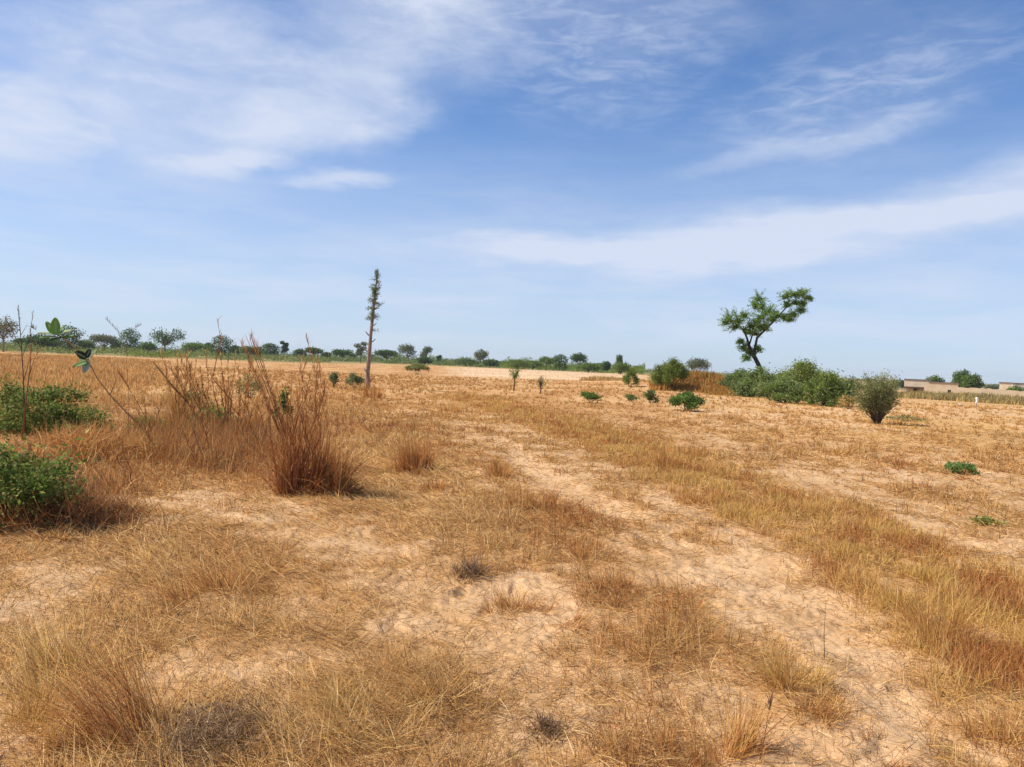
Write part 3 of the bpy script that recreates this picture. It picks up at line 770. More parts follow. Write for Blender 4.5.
# pole-like tree, lopped, with short leafy sprouts
def pole_tree():
    p = at(367.5, 389); d = math.hypot(p.x, p.y); s = d/F
    t = thing('lopped_tree', p, 'tall thin lopped tree like a pole, with short leafy sprouts on its upper half', 'tree')
    L = lambda px, py, dy=0: px_local(px, py, p, d, dy)
    T = Tubes(9)
    pts = [Vector((0, 0, -.15)), L(367.8, 382), L(367.5, 372), L(368.6, 362), L(369.5, 350), L(370.5, 338), L(371.8, 325), L(373, 312), L(374.5, 299), L(376, 286), L(377.2, 272), L(377.8, 268)]
    T.add(pts, [.15, .12, .11, .10, .095, .09, .085, .075, .06, .04, .022, .008], .10)
    tw = []
    def tw_(a, b, r=.03):
        pp = bend(a, b, 3, .08); T.add(pp, [r, r*.8, r*.6, r*.3]); tw.append((a, b))
    tw_(L(372.5, 311), L(383, 303)); tw_(L(372.5, 318), L(380, 316)); tw_(L(371, 330), L(378, 331), .015)
    tw_(L(372, 318), L(367, 318)); tw_(L(374, 300), L(369, 298)); tw_(L(375, 290), L(369.5, 287)); tw_(L(375, 290), L(381, 287)); tw_(L(374, 303), L(380, 304))
    for yy, dx in ((382, .35), (372, -.3), (361, .35), (352, -.35), (343, .4), (336, -.3), (327, .35), (319, -.3)):
        a = L(377.5-6*min(1.6, (yy-268)/54), yy); T.add([a, a+Vector((dx*.5, random.uniform(-.1, .1), .10)), a+Vector((dx*.75, random.uniform(-.1, .1), .22))], [.035, .028, .02], .2)
    for i in range(60):
        yy = random.uniform(271, 322); k = (yy-268)/54; cx = 377.5-6*k
        a = L(cx, yy); ang = random.uniform(0, 6.28); ln = random.uniform(2, 6.5)*(.4+.6*min(1, k*2))*s
        e = a+Vector((math.cos(ang)*ln, math.sin(ang)*ln, random.uniform(-.2, .6)*ln))
        tw_(a, e, .012)
    T.build('trunk', M_BARKP, t)
    P = []
    for a, b in tw:
        if (b-a).length > .4 and b.z < 3.2: continue
        for k in range(40):
            q = a.lerp(b, random.uniform(.15, 1.1)); P.append([q.x+random.gauss(0, .045), q.y+random.gauss(0, .045), q.z+random.gauss(0, .05)])
    P = np.array(P)
    V, Q, TT = leaves_np(P, 1.4*s, pick_tints(len(P), GGREEN+GREEN[:2], .15), .4)
    link('foliage', mesh_np('foliage', V, Q, TT), M_LEAF, t)
pole_tree()

# saplings in the field
def sapling(px, by, ty, wpx, n, label, stemcol=M_BARKD, pal=GREEN, low=.45):
    p = at(px, by); d = math.hypot(p.x, p.y); s = d/F; h = height_to(px, ty, d)-p.z
    t = thing('sapling', p, label, 'sapling')
    T = Tubes(5); P = []
    for i in range(7):
        e = Vector((random.uniform(-.5, .5)*wpx*s, random.uniform(-.5, .5)*wpx*s, h*random.uniform(.6, 1)))
        f_ = Vector((.02, 0, h*.5)); T.add([(0, 0, -.05), f_*.5+Vector((.03, 0, 0)), f_]+bend(f_, e, 3, .06)[1:], [.04, .035, .03, .02, .012, .005])
        for k in range(n//7):
            tt = random.uniform(low, 1.05); q = f_.lerp(e, max(0, (tt-.5)*2)); P.append([q.x+random.gauss(0, .09), q.y+random.gauss(0, .09), q.z+random.gauss(0, .09)])
    T.build('stem', stemcol, t)
    P = np.array(P); V, Q, TT = leaves_np(P, 1.6*s, pick_tints(len(P), pal, .15), .45)
    link('foliage', mesh_np('foliage', V, Q, TT), M_LEAF, t)
sapling(513.5, 391, 366, 13, 420, 'taller thin sapling with a dark stem and green tip in mid-field', pal=GREEN+YGREEN[:2], low=.55)
sapling(540, 394, 377, 7, 260, 'shorter thin sapling right of the taller one in mid-field', pal=BROWNG+GGREEN[:2]+GREEN[:1], low=.4)

# ------------------------------------------------------------------ village
def box(V, Fc, x0, x1, y0, y1, z0, z1):
    b = len(V); V += [(x0, y0, z0), (x1, y0, z0), (x1, y1, z0), (x0, y1, z0), (x0, y0, z1), (x1, y0, z1), (x1, y1, z1), (x0, y1, z1)]
    Fc += [(b, b+3, b+2, b+1), (b+4, b+5, b+6, b+7), (b, b+1, b+5, b+4), (b+1, b+2, b+6, b+5), (b+2, b+3, b+7, b+6), (b+3, b, b+4, b+7)]
def boxes(name, mat, parent, lst, bev=.05, wob=0):
    V = []; Fc = []
    for q in lst: box(V, Fc, *q)
    me = bpy.data.meshes.new(name); me.from_pydata(V, [], Fc); me.update()
    o = link(name, me, mat, parent)
    if bev:
        md = o.modifiers.new('bevel', 'BEVEL'); md.width = bev; md.segments = 2
    return o
def house(px0, px1, top, dist, label, mat=M_ADOBE, doorx=.3, wins=(.6, .8), roof=M_ROOF, name='mud_brick_house', depth=5, cat='house', lean=None, tilt=0):
    pc = (px0+px1)/2; p = far(pc, dist, top+6); w = (px1-px0)*dist/F; h = height_to(pc, top, dist)-p.z
    t = thing(name, p, label, cat, None, -math.atan2(p.x, p.y))
    th = .28; w2 = w/2; dx = -w2+w*doorx; dw = .45; dh = min(1.7, h*.5); wz0, wz1 = h*.45, h*.72
    fr = [(-w2, dx-dw, 0, th, -.6, h)]
    x = dx+dw; fr.append((dx-dw, dx+dw, 0, th, dh, h))
    for wf in wins:
        wx = -w2+w*wf
        fr.append((x, wx-.3, 0, th, -.6, h)); fr.append((wx-.3, wx+.3, 0, th, -.6, wz0)); fr.append((wx-.3, wx+.3, 0, th, wz1, h)); x = wx+.3
    fr.append((x, w2, 0, th, -.6, h))
    # sides, back
    fr += [(-w2, -w2+th, th, depth, -.6, h), (w2-th, w2, th, depth, -.6, h), (-w2+th, w2-th, depth-th, depth, -.6, h)]
    boxes('wall', mat, t, fr, 0)
    boxes('roof', roof, t, [(-w2-.12, w2+.12, -.15, depth+.12, h+.003, h+.16)], .03)
    boxes('door', M_DARK, t, [(dx-dw+.01, dx+dw-.01, .14, .18, 0, dh-.01)], 0)
    for wf in wins:
        wx = -w2+w*wf
        boxes('window', M_DARK, t, [(wx-.29, wx+.29, .14, .18, wz0+.01, wz1-.01)], 0)
    if lean:
        a, b = lean; ph = h*.42
        boxes('shade_roof', M_THATCH, t, [(-w2+w*a, -w2+w*b, -2.4, -.02, ph, ph+.28)], .06)
        for q in (a+.02, (a+b)/2, b-.02):
            boxes('post', M_BARK, t, [(-w2+w*q-.06, -w2+w*q+.06, -2.35, -2.22, -.3, ph-.005)], 0)
    return t
house(907, 928, 380, 165, 'larger mud-brick house with a dark thatched shade along its front', lean=(.0, 1.0), doorx=.45, wins=())
house(932, 954.5, 383, 160, 'lower mud-brick house with a thin dark roof edge, right of the small green tree', M_ADOBE2, doorx=.75, wins=())
house(859, 866, 380.5, 210, 'small pinkish mud-brick hut showing just right of the thicket', doorx=.6, wins=(), depth=4, name='mud_brick_hut', cat='hut')
house(1001, 1010, 383, 175, 'narrow pale mud-brick hut near the right edge', doorx=.6, wins=(), depth=4, name='mud_brick_hut', cat='hut')
house(1012, 1046, 384, 215, 'long whitish house cut by the right edge of the photo', mat_noise('white_plaster', (.62, .58, .5), (.72, .68, .6), .8), doorx=.6, wins=(.2, .8), depth=6, name='long_house')
def village_wall(px0, px1, top, dist, label):
    pc = (px0+px1)/2; p = far(pc, dist, top+4); w = (px1-px0)*dist/F; h = height_to(pc, top, dist)-p.z
    me = bpy.data.meshes.new('boundary_wall'); V = []; Fc = []; n = 14
    # slightly uneven top, capped
    for i in range(n+1):
        x = -w/2+w*i/n; hh = h+random.uniform(-.12, .10)
        V += [(x, 0, -.8), (x, .3, -.8), (x, .28, hh), (x, .02, hh)]
    for i in range(n):
        b = i*4
        for k in range(4): Fc.append((b+k, b+4+k, b+4+(k+1) % 4, b+(k+1) % 4))
    Fc += [(0, 1, 2, 3), (n*4+3, n*4+2, n*4+1, n*4)]
    me.from_pydata(V, [], Fc); me.update()
    o = link('boundary_wall', me, M_ADOBE2); o.location = p; o.rotation_euler = (0, 0, -math.atan2(p.x, p.y)); tag(o, label, 'wall')
village_wall(956, 986, 387.5, 150, 'low mud wall running right from the lower mud-brick house under the pair of dark trees')
village_wall(926, 940, 385.5, 150, 'short piece of low mud wall between the two mud-brick houses')
village_wall(986, 1024, 390, 140, 'brown low wall in front of the huts at the right edge')

# white cloth on a short stake, pale stone
def stake():
    p = at(976, 407.5); d = math.hypot(p.x, p.y); s = d/F
    t = thing('marker_stake', p, 'short pale stake topped with something white at the edge of the far right field', 'stake')
    T = Tubes(7); T.add([(0, 0, -.1), (.01, 0, 4*s), (.02, 0, 8*s)], [.05, .045, .04]); T.build('post', M_STONE, t)
    T = Tubes(9); T.add([(-.02, 0, 3.6*s), (.02, 0, 4.2*s), (.05, 0, 5.6*s), (.03, 0, 7.4*s), (0, 0, 8.4*s), (0, 0, 8.8*s)], [.05, .08, .10, .09, .07, .03], .25); T.build('cloth', M_WHITE, t)
stake()
def stone(px, py, r, label):
    import bmesh
    p = at(px, py); bm = bmesh.new(); bmesh.ops.create_icosphere(bm, subdivisions=3, radius=r)
    for v in bm.verts:
        n = 1+.25*math.sin(v.co.x*9/r*.3+v.co.z*4/r*.5)+random.uniform(-.05, .05); v.co *= n; v.co.z *= .6
    me = bpy.data.meshes.new('stone'); bm.to_mesh(me); bm.free()
    o = link('stone', me, M_STONE); o.location = p+Vector((0, 0, r*.3)); tag(o, label, 'stone')
stone(959.5, 405.5, .17, 'pale stone lying on the sand left of the short stake')

# ------------------------------------------------------------------ foreground plants on the left
def tussock(name, p, stems, label, n_blades, hgt, spread, pal, cat='tussock', group=None, lean=None, th=(.0, .45), bend_=(.1, .8), wpx=.7, wmm=.0035, basal=None):
    """a clump of dry grass: blades from one crown, plus taller stalks"""
    t = thing(name, p, label, cat, group); d = math.hypot(p.x, p.y)
    n = n_blades
    # several off-centre sub-crowns make the outline ragged
    nk = 7; sub = RNG.normal(0, .55, (nk, 2))*spread; kk = RNG.choice(nk, n, p=RNG.dirichlet(np.ones(nk)*2)); sh = RNG.uniform(.5, 1.15, nk)[kk]
    an = RNG.uniform(0, 2*np.pi, n); rad = np.abs(RNG.normal(0, .35, n))*spread
    rx = sub[kk, 0]+rad*np.cos(an); ry = sub[kk, 1]+rad*np.sin(an)
    root = np.stack([rx, ry, ground_z(p.x+rx, p.y+ry)-p.z-.01], 1)
    az = np.arctan2(ry, rx)+RNG.normal(0, .9, n)
    if lean is not None:
        az = np.where(RNG.uniform(0, 1, n) < lean[1], lean[0]+RNG.normal(0, .35, n), az)
    th0 = RNG.uniform(*th, n)+(RNG.uniform(0, 1, n) < .25)*.6; th1 = th0+RNG.uniform(bend_[0]-.4, bend_[1]+.3, n)
    L = hgt*RNG.uniform(.3, 1.1, n)*sh
    A = Acc(); A.add(*blades_np(root, L, az, th0, th1, minw(np.full(n, d), RNG.uniform(.7, 1.3, n)*wmm, wpx), 4, pick_tints(n, pal, .18)))
    A.build('blades', M_STRAW, t)
    if stems:
        T = Tubes(5); heads = []
        for (bx, by_, e, r_) in stems:
            pts = bend((bx, by_, -.03), e, 6, random.choice((.03, .05, .09)))
            T.add(pts, [r_, r_*.95, r_*.85, r_*.75, r_*.6, r_*.4, r_*.2])
            q_ = []
            for k in range(38):
                tt = .30+.69*(k+random.random()*.5)/38; i = min(5, int(tt*6)); q_.append(pts[i].lerp(pts[i+1], tt*6-i))
            heads.append(q_)
        T.build('stalk', M_STEMR, t)
        for q_ in heads:
            m_ = len(q_); rt = np.array([list(q) for q in q_]); A2 = Acc()
            A2.add(*blades_np(rt, RNG.uniform(.05, .18, m_)*min(1, hgt+.3), RNG.uniform(0, 6.28, m_), RNG.uniform(.1, .6, m_), RNG.uniform(.5, 1.3, m_), minw(np.full(m_, d), .004, wpx), 2, pick_tints(m_, pal, .18)))
            A2.build('seed_head', M_STRAW, t)
    return t
def stem_to(p, d, base_px, tip_px, dy=0, r=.006):
    b = px_local(*base_px, p, d); e = px_local(*tip_px, p, d, dy)
    return (b.x, b.y, e, r)
# tall reddish tussock
p = at(300, 497); d = math.hypot(p.x, p.y); st = []
for tipx, tipy in [(262, 372), (275, 385), (285, 395), (292, 370), (300, 380), (306, 360), (312, 368), (318, 352), (321, 365), (324, 378), (310, 390), (298, 400), (316, 395), (280, 410), (304, 350), (289, 415), (322, 400), (270, 398), (296, 388), (319, 372), (313, 380)]:
    st.append((random.uniform(-.20, .18), random.uniform(-.15, .15), px_local(tipx, tipy, p, d, random.uniform(-.2, .2)), random.uniform(.004, .007)))
tussock('tall_tussock', p, st, 'tall reddish-brown dry grass tussock, the nearest and biggest on the left', 1500, .8, .27, RUST+RUST+OCHRE[:2]+[(.20, .07, .04), (.16, .06, .045)], th=(0, .55), bend_=(-.35, .9))
# a brown seed stalk leaning up-left from it
p = at(290, 470); d = math.hypot(p.x, p.y); t_ = thing('seed_stalk', p, 'thick brown seed stalk leaning left out of the tall reddish tussock', 'stalk')
T = Tubes(6); LL = lambda a, b: px_local(a, b, p, d)
pl = [LL(290, 470), LL(283, 435), LL(273, 405), LL(262, 376), LL(252, 350), LL(245, 334)]
T.add(pl, [.006, .006, .006, .005, .004, .002])
rt = []
for w_ in range(9):
    o1 = Vector((random.uniform(-.05, .07), random.uniform(-.06, .06), 0)); q = [v+o1*(.4+i*.22)+Vector((0, 0, -.02*w_*i*.3)) for i, v in enumerate(pl)]
    if w_ > 5: q = q[:5]
    T2 = q; T.add(q, [.004, .004, .0035, .003, .0025, .0015][:len(q)])
    for k in range(75):
        tt = random.uniform(.1, .999)*(len(q)-1); i = int(tt); rt.append(list(q[i].lerp(q[i+1], tt-i)))
T.build('stalk', M_STEMR, t_)
rt = np.array(rt); m_ = len(rt)
A = Acc(); A.add(*blades_np(rt, RNG.uniform(.04, .16, m_), RNG.uniform(0, 6.28, m_), RNG.uniform(.1, .8, m_), RNG.uniform(.2, 1.3, m_), np.full(m_, .006), 2, pick_tints(m_, RUST+OCHRE[1:3]+STRAW[2:3], .2))); A.build('seed_heads', M_STRAW, t_)
# second clump farther back
p = at(225, 436); d = math.hypot(p.x, p.y); st = []
for tipx, tipy, r_ in [(217, 318, .012), (219, 345, .009), (185, 352, .008), (178, 348, .007), (190, 362, .008), (172, 362, .006), (160, 352, .010), (228, 360, .008), (235, 350, .006), (200, 366, .008), (210, 372, .008), (240, 372, .008), (232, 385, .008), (252, 380, .006), (176, 375, .007), (183, 368, .007), (222, 372, .008), (205, 352, .005), (195, 380, .007)]:
    st.append((px_local(tipx*.35+225*.65, 436, p, d).x+random.uniform(-.1, .1), random.uniform(-.2, .2), px_local(tipx, tipy, p, d, random.uniform(-.3, .3)), r_))
tussock('tall_tussock', p, st, 'farther clump of red-brown stalks with the tallest single stalk, left of the biggest tussock', 700, .6, .34, RUST+OCHRE[:2], th=(0, .7), bend_=(-.3, .9))
# fine clump of stalks between, left
p = at(182, 430); d = math.hypot(p.x, p.y); st = []
for tipx, tipy in [(170, 360), (176, 352), (182, 356), (188, 350), (192, 362), (165, 372), (178, 366), (186, 372), (174, 380), (197, 358)]:
    st.append((random.uniform(-.12, .12), random.uniform(-.1, .1), px_local(tipx, tipy, p, d, random.uniform(-.3, .3)), .006))
tussock('tall_tussock', p, st, 'pale straw stalks in an upright clump left of the farther red clump', 500, .8, .16, OCHRE+STRAW[:2], th=(0, .3), bend_=(0, .5))

def fill_clump(px, py, tops, label, nb, h, sp, pal, r=.005):
    p = at(px, py); st = []
    for tx, ty in tops:
        st.append((random.uniform(-.2, .2), random.uniform(-.15, .15), px_local(tx, ty, p, math.hypot(p.x, p.y), random.uniform(-.3, .3)), r))
    tussock('stalk_clump', p, st, label, nb, h, sp, pal, th=(0, .9), bend_=(-.3, 1.2), group='dry stalk clumps on the left')
fill_clump(262, 458, [(238, 392), (246, 380), (252, 398), (258, 376), (264, 388), (270, 402), (236, 410), (244, 402)], 'loose brown clump just left of the biggest tussock', 700, .6, .3, RUST+OCHRE+TWIG[1:])
fill_clump(205, 470, [(190, 420), (198, 412), (206, 426), (214, 416), (182, 430)], 'low tangled brown clump in front of the farther red clump', 700, .45, .4, RUST+OCHRE+TWIG[1:])
fill_clump(150, 462, [(138, 412), (145, 404), (156, 418), (162, 402)], 'tangled brown clump at the base of the leaning woody stem', 600, .42, .35, RUST+OCHRE+TWIG[1:])
fill_clump(318, 470, [(322, 372), (328, 392), (316, 384), (332, 410), (312, 366)], 'thin upright clump behind the right side of the biggest tussock', 500, .6, .2, RUST+OCHRE)
fill_clump(120, 490, [(112, 450), (122, 444), (130, 456)], 'low brown clump right of the nearest bush', 600, .34, .4, RUST+OCHRE+TWIG[1:])
fill_clump(245, 432, [(238, 365), (246, 372), (252, 358), (230, 380), (262, 385)], 'red-brown clump behind the gap between the two tallest clumps', 500, .7, .3, RUST+OCHRE[:2])

# loose tall dry stalks
def dry_stalk(pix, label, twigs=(), r=.008, mat=M_STEMR, heads=60, pal=RUST):
    p = at(*pix[0]); d = math.hypot(p.x, p.y); L = lambda q: px_local(*q, p, d)
    t = thing('dry_stalk', p, label, 'stalk')
    T = Tubes(6); pts = [L(q) for q in pix]; pts[0].z -= .03; n = len(pts)
    T.add(pts, [r*(1-.6*i/(n-1)) for i in range(n)])
    grp = []
    for tw in twigs:
        q = [L(v) for v in tw]; T.add(q, [r*.4*(1-.6*i/(len(q)-1)) for i in range(len(q))])
        grp.append([q[-2].lerp(q[-1], .4+.6*k/13) for k in range(14)])
    T.build('stem', mat, t)
    grp.append([pts[-2].lerp(pts[-1], .3+.7*k/max(1, heads)) for k in range(heads)])
    for g_ in grp:
        if len(g_) < 4: continue
        rt = np.array([list(q) for q in g_]); m_ = len(rt)
        A = Acc(); A.add(*blades_np(rt, RNG.uniform(.03, .09, m_), RNG.uniform(0, 6.28, m_), RNG.uniform(.1, .6, m_), RNG.uniform(.3, 1.2, m_), minw(np.full(m_, d), .004, .45), 2, pick_tints(m_, pal, .2))); A.build('seed_head', M_STRAW, t)
    return t
dry_stalk([(26, 438), (24, 400), (23, 370), (21, 340), (18, 306)], 'straight dark dry stalk rising above the horizon at the far left', [[(22, 350), (14, 335), (5, 318)], [(23, 355), (30, 335), (33, 312)], [(21, 335), (27, 325), (36, 330)], [(22, 345), (12, 338), (8, 330)], [(24, 380), (32, 350), (30, 330)]], .011, M_BARKD, 30, TWIG)
dry_stalk([(22, 442), (26, 400), (30, 370), (31, 345)], 'shorter reddish stalk beside the straight dark one at the far left', [[(28, 380), (34, 360), (39, 350)]], .012)
dry_stalk([(128, 440), (129, 400), (127, 370), (126, 340), (105, 318)], 'thin stalk with a drooping seed tip left of the cone-shaped tree', [[(126, 350), (131, 330), (141, 325)]], .004, M_STEMR, 16, TWIG)
dry_stalk([(160, 450), (146, 418), (133, 395), (118, 372)], 'thin leaning stalk between the woody stem and the pale stalk clump', [], .006)
dry_stalk([(208, 433), (190, 405), (172, 385), (153, 362)], 'dark stalk leaning steeply left out of the farther red clump', [[(190, 405), (178, 380), (170, 368)]], .016, M_BARKD, 30)
dry_stalk([(320, 492), (321, 440), (319, 390), (306, 335)], 'thin upright stalk at the right side of the biggest tussock', [], .004)
for i, (bx, by, tx, ty) in enumerate([(45, 440, 38, 372), (8, 436, 4, 366), (60, 440, 66, 378), (0, 470, -6, 372), (92, 436, 86, 385)]):
    dry_stalk([(bx, by), ((bx+tx)/2+2, (by+ty)/2), (tx, ty)], ['slim pale stalk sticking out of the left of the upper green bush', 'slim stalk at the very left of the upper green bush', 'slim stalk sticking out of the middle of the upper green bush', 'slim stalk rising at the left photo edge between the two green bushes', 'slim stalk at the right end of the upper green bush'][i], [], .004, heads=30, pal=STRAW)

# big-leaved milkweed on a leaning woody stem
def milkweed():
    p = at(152, 441); d = math.hypot(p.x, p.y); L = lambda a, b, dy=0: px_local(a, b, p, d, dy)
    t = thing('milkweed', p, 'big-leaved milkweed on a leaning woody stem, its pale leaves rising above the horizon', 'plant')
    T = Tubes(8)
    T.add([L(153, 444), L(140, 425), L(126, 412), L(110, 395), L(97, 378), L(88, 360)], [.018, .015, .013, .012, .009, .007], .12)
    T.add([L(92, 368), L(80, 352), L(70, 343), L(62, 337), L(56, 334)], [.012, .011, .010, .009, .008])
    T.add([L(110, 395), L(116, 380), L(112, 362)], [.01, .007, .003])
    T.build('stem', M_STEMT, t)
    def leaf(base, tip, wid, nrm, cup=.15, col=(.17, .27, .06)):
        """broad oval leaf with thickness and a pale midrib"""
        b = Vector(base); e = Vector(tip); ax = (e-b); Ln = ax.length; ax.normalize(); s = ax.cross(Vector(nrm)).normalized(); n = s.cross(ax)
        V = []; Tn = []; Fc = []; nu, nv = 10, 6
        for i in range(nu+1):
            u = i/nu; wv = wid*math.sin(math.pi*min(1, u**.85*.97+.02))**.62
            for j in range(nv+1):
                v = j/nv*2-1
                V.append(b+ax*(Ln*u)+s*(wv*v*.5)+n*(cup*wid*(v*v)-.12*Ln*u*u)); rib = abs(v) < .2
                Tn.append((.42, .48, .28) if rib else tuple(c*random.uniform(.92, 1.08) for c in col))
        for i in range(nu):
            for j in range(nv):
                a_ = i*(nv+1)+j; Fc.append((a_, a_+1, a_+nv+2, a_+nv+1))
        me = mesh_np('leaf', np.array([list(v) for v in V]), np.array(Fc), np.array(Tn), smooth=True)
        o = link('leaf', me, M_LEAF, t); md = o.modifiers.new('thick', 'SOLIDIFY'); md.thickness = .004
        return o
    F_ = (.15, -1, .15)
    c = L(56, 335)
    leaf(c, L(55, 317.5), .15, F_, col=(.26, .44, .07))
    leaf(c+Vector((-.02, 0, 0)), L(46, 321, .1), .10, (.6, -1, .2), col=(.22, .36, .08))
    leaf(c, L(65, 324, .1), .10, (-.6, -1, .3), col=(.22, .36, .08))
    leaf(c, L(38, 332, -.1), .13, (0, -.35, 1), col=(.50, .58, .34))
    leaf(c+Vector((0, 0, -.03)), L(40, 336, -.2), .11, (0, -.45, 1), col=(.42, .52, .28))
    leaf(c, L(72, 329, -.1), .11, (.1, -.4, 1), col=(.46, .55, .30))
    leaf(L(62, 338), L(74, 336, -.1), .10, (.1, -.6, 1), col=(.24, .38, .10))
    leaf(L(62, 338), L(48, 341, -.15), .11, (0, -.5, 1), col=(.22, .34, .10))
    leaf(L(86, 358), L(76, 352, -.1), .12, (.2, -1, .5), col=(.05, .08, .04))
    leaf(L(88, 360), L(97, 347, 0), .07, (-.5, -1, .3), col=(.32, .38, .22))
    leaf(L(88, 362), L(73, 366, -.1), .11, (0, -.7, .8), col=(.22, .34, .10))
    leaf(L(88, 362), L(84, 372, -.15), .11, (.3, -1, .5), col=(.52, .60, .42))
    leaf(L(90, 364), L(79, 357, .1), .10, (.2, -1, .4), col=(.3, .38, .22))
    leaf(L(86, 358), L(90, 349), .09, (.2, -1, .2), col=(.05, .08, .05))
milkweed()

# the two green bushes on the left
p = at(40, 434); d = math.hypot(p.x, p.y)
shrub('leafy_bush', p, 2.8, .84, 1.5, 14000, .05, GREEN+YGREEN+YGREEN+[(.32, .40, .11), (.36, .30, .12)], 'wide fresh-green leafy bush on the left, the farther of the two foreground bushes', cat='bush', clumps=38, low=.12, spiky=.07, squash=.85, stemr=.008, stem=M_STEMR, aspect=.55)
p = at(12, 527)
shrub('leafy_bush', p, 1.25, .62, 1.0, 5000, .05, GREEN+YGREEN+DGREEN[1:]+[(.34, .32, .13)], 'darker green bush with red stems cut by the left edge, the nearest bush', cat='bush', clumps=30, low=.3, spiky=.10, squash=.95, stemr=.007, stem=M_STEMR, aspect=.42, base=.06)
# brown dead undergrowth beside them
def brush(px, py, w, h, n, label, pal=RUST+TWIG+OCHRE[:1], name='dead_brush', lay=.9, seglen=.35, wmm=.004):
    p = at(px, py); t = thing(name, p, label, 'brush'); d = math.hypot(p.x, p.y)
    x = RNG.normal(0, .42, n)*w/2; y = RNG.normal(0, .42, n)*w/2; 
    gz = ground_z(p.x+x, p.y+y)-p.z
    z = gz+h*RNG.uniform(0, 1, n)*np.exp(-((x/(w/2))**2+(y/(w/2))**2)*1.5)
    root = np.stack([x, y, z], 1)
    th0 = RNG.uniform(.3, 1.5, n)*lay+.1; A = Acc()
    A.add(*blades_np(root, seglen*RNG.uniform(.3, 1.1, n), RNG.uniform(0, 6.28, n), th0, th0+RNG.uniform(-.5, .9, n), minw(np.full(n, d), RNG.uniform(.6, 1.4, n)*wmm, .6), 3, pick_tints(n, pal, .2)))
    A.build('twigs', M_STRAW, t); return t
brush(72, 524, 1.2, .16, 2200, 'dark tangle of red-brown twigs standing in for the shadow at the foot of the nearest bush', RUST+TWIG)  # bush's shadow to the lower right, built as dark twigs
brush(25, 500, .9, .40, 1200, 'dead red stems standing inside the nearest bush', [(.26, .07, .04), (.2, .08, .05)]+TWIG)
brush(85, 462, 2.2, .38, 3000, 'brown dead undergrowth between the two green bushes', RUST+OCHRE+STRAW[:1])
brush(212, 745, .62, .09, 2200, 'grey-brown mound of matted dead brush at the bottom of the photo', [(.19, .11, .06), (.28, .175, .10), (.38, .25, .14), (.15, .08, .045), (.52, .34, .17)], seglen=.10, wmm=.003, lay=1.1)
brush(338, 496, .5, .10, 600, 'small dark twig tangle standing in for the shadow right of the biggest tussock', RUST+TWIG)  # dark twigs added as the shade the tussock casts to its right
brush(545, 738, .18, .04, 300, 'small dark clump of debris on the bare sand at the bottom', TWIG+[(.3, .18, .1)], seglen=.09, wmm=.003)
brush(470, 578, .26, .04, 340, 'small grey tangle of twigs on the sand', TWIG+[(.3, .22, .16)], seglen=.16, wmm=.003)

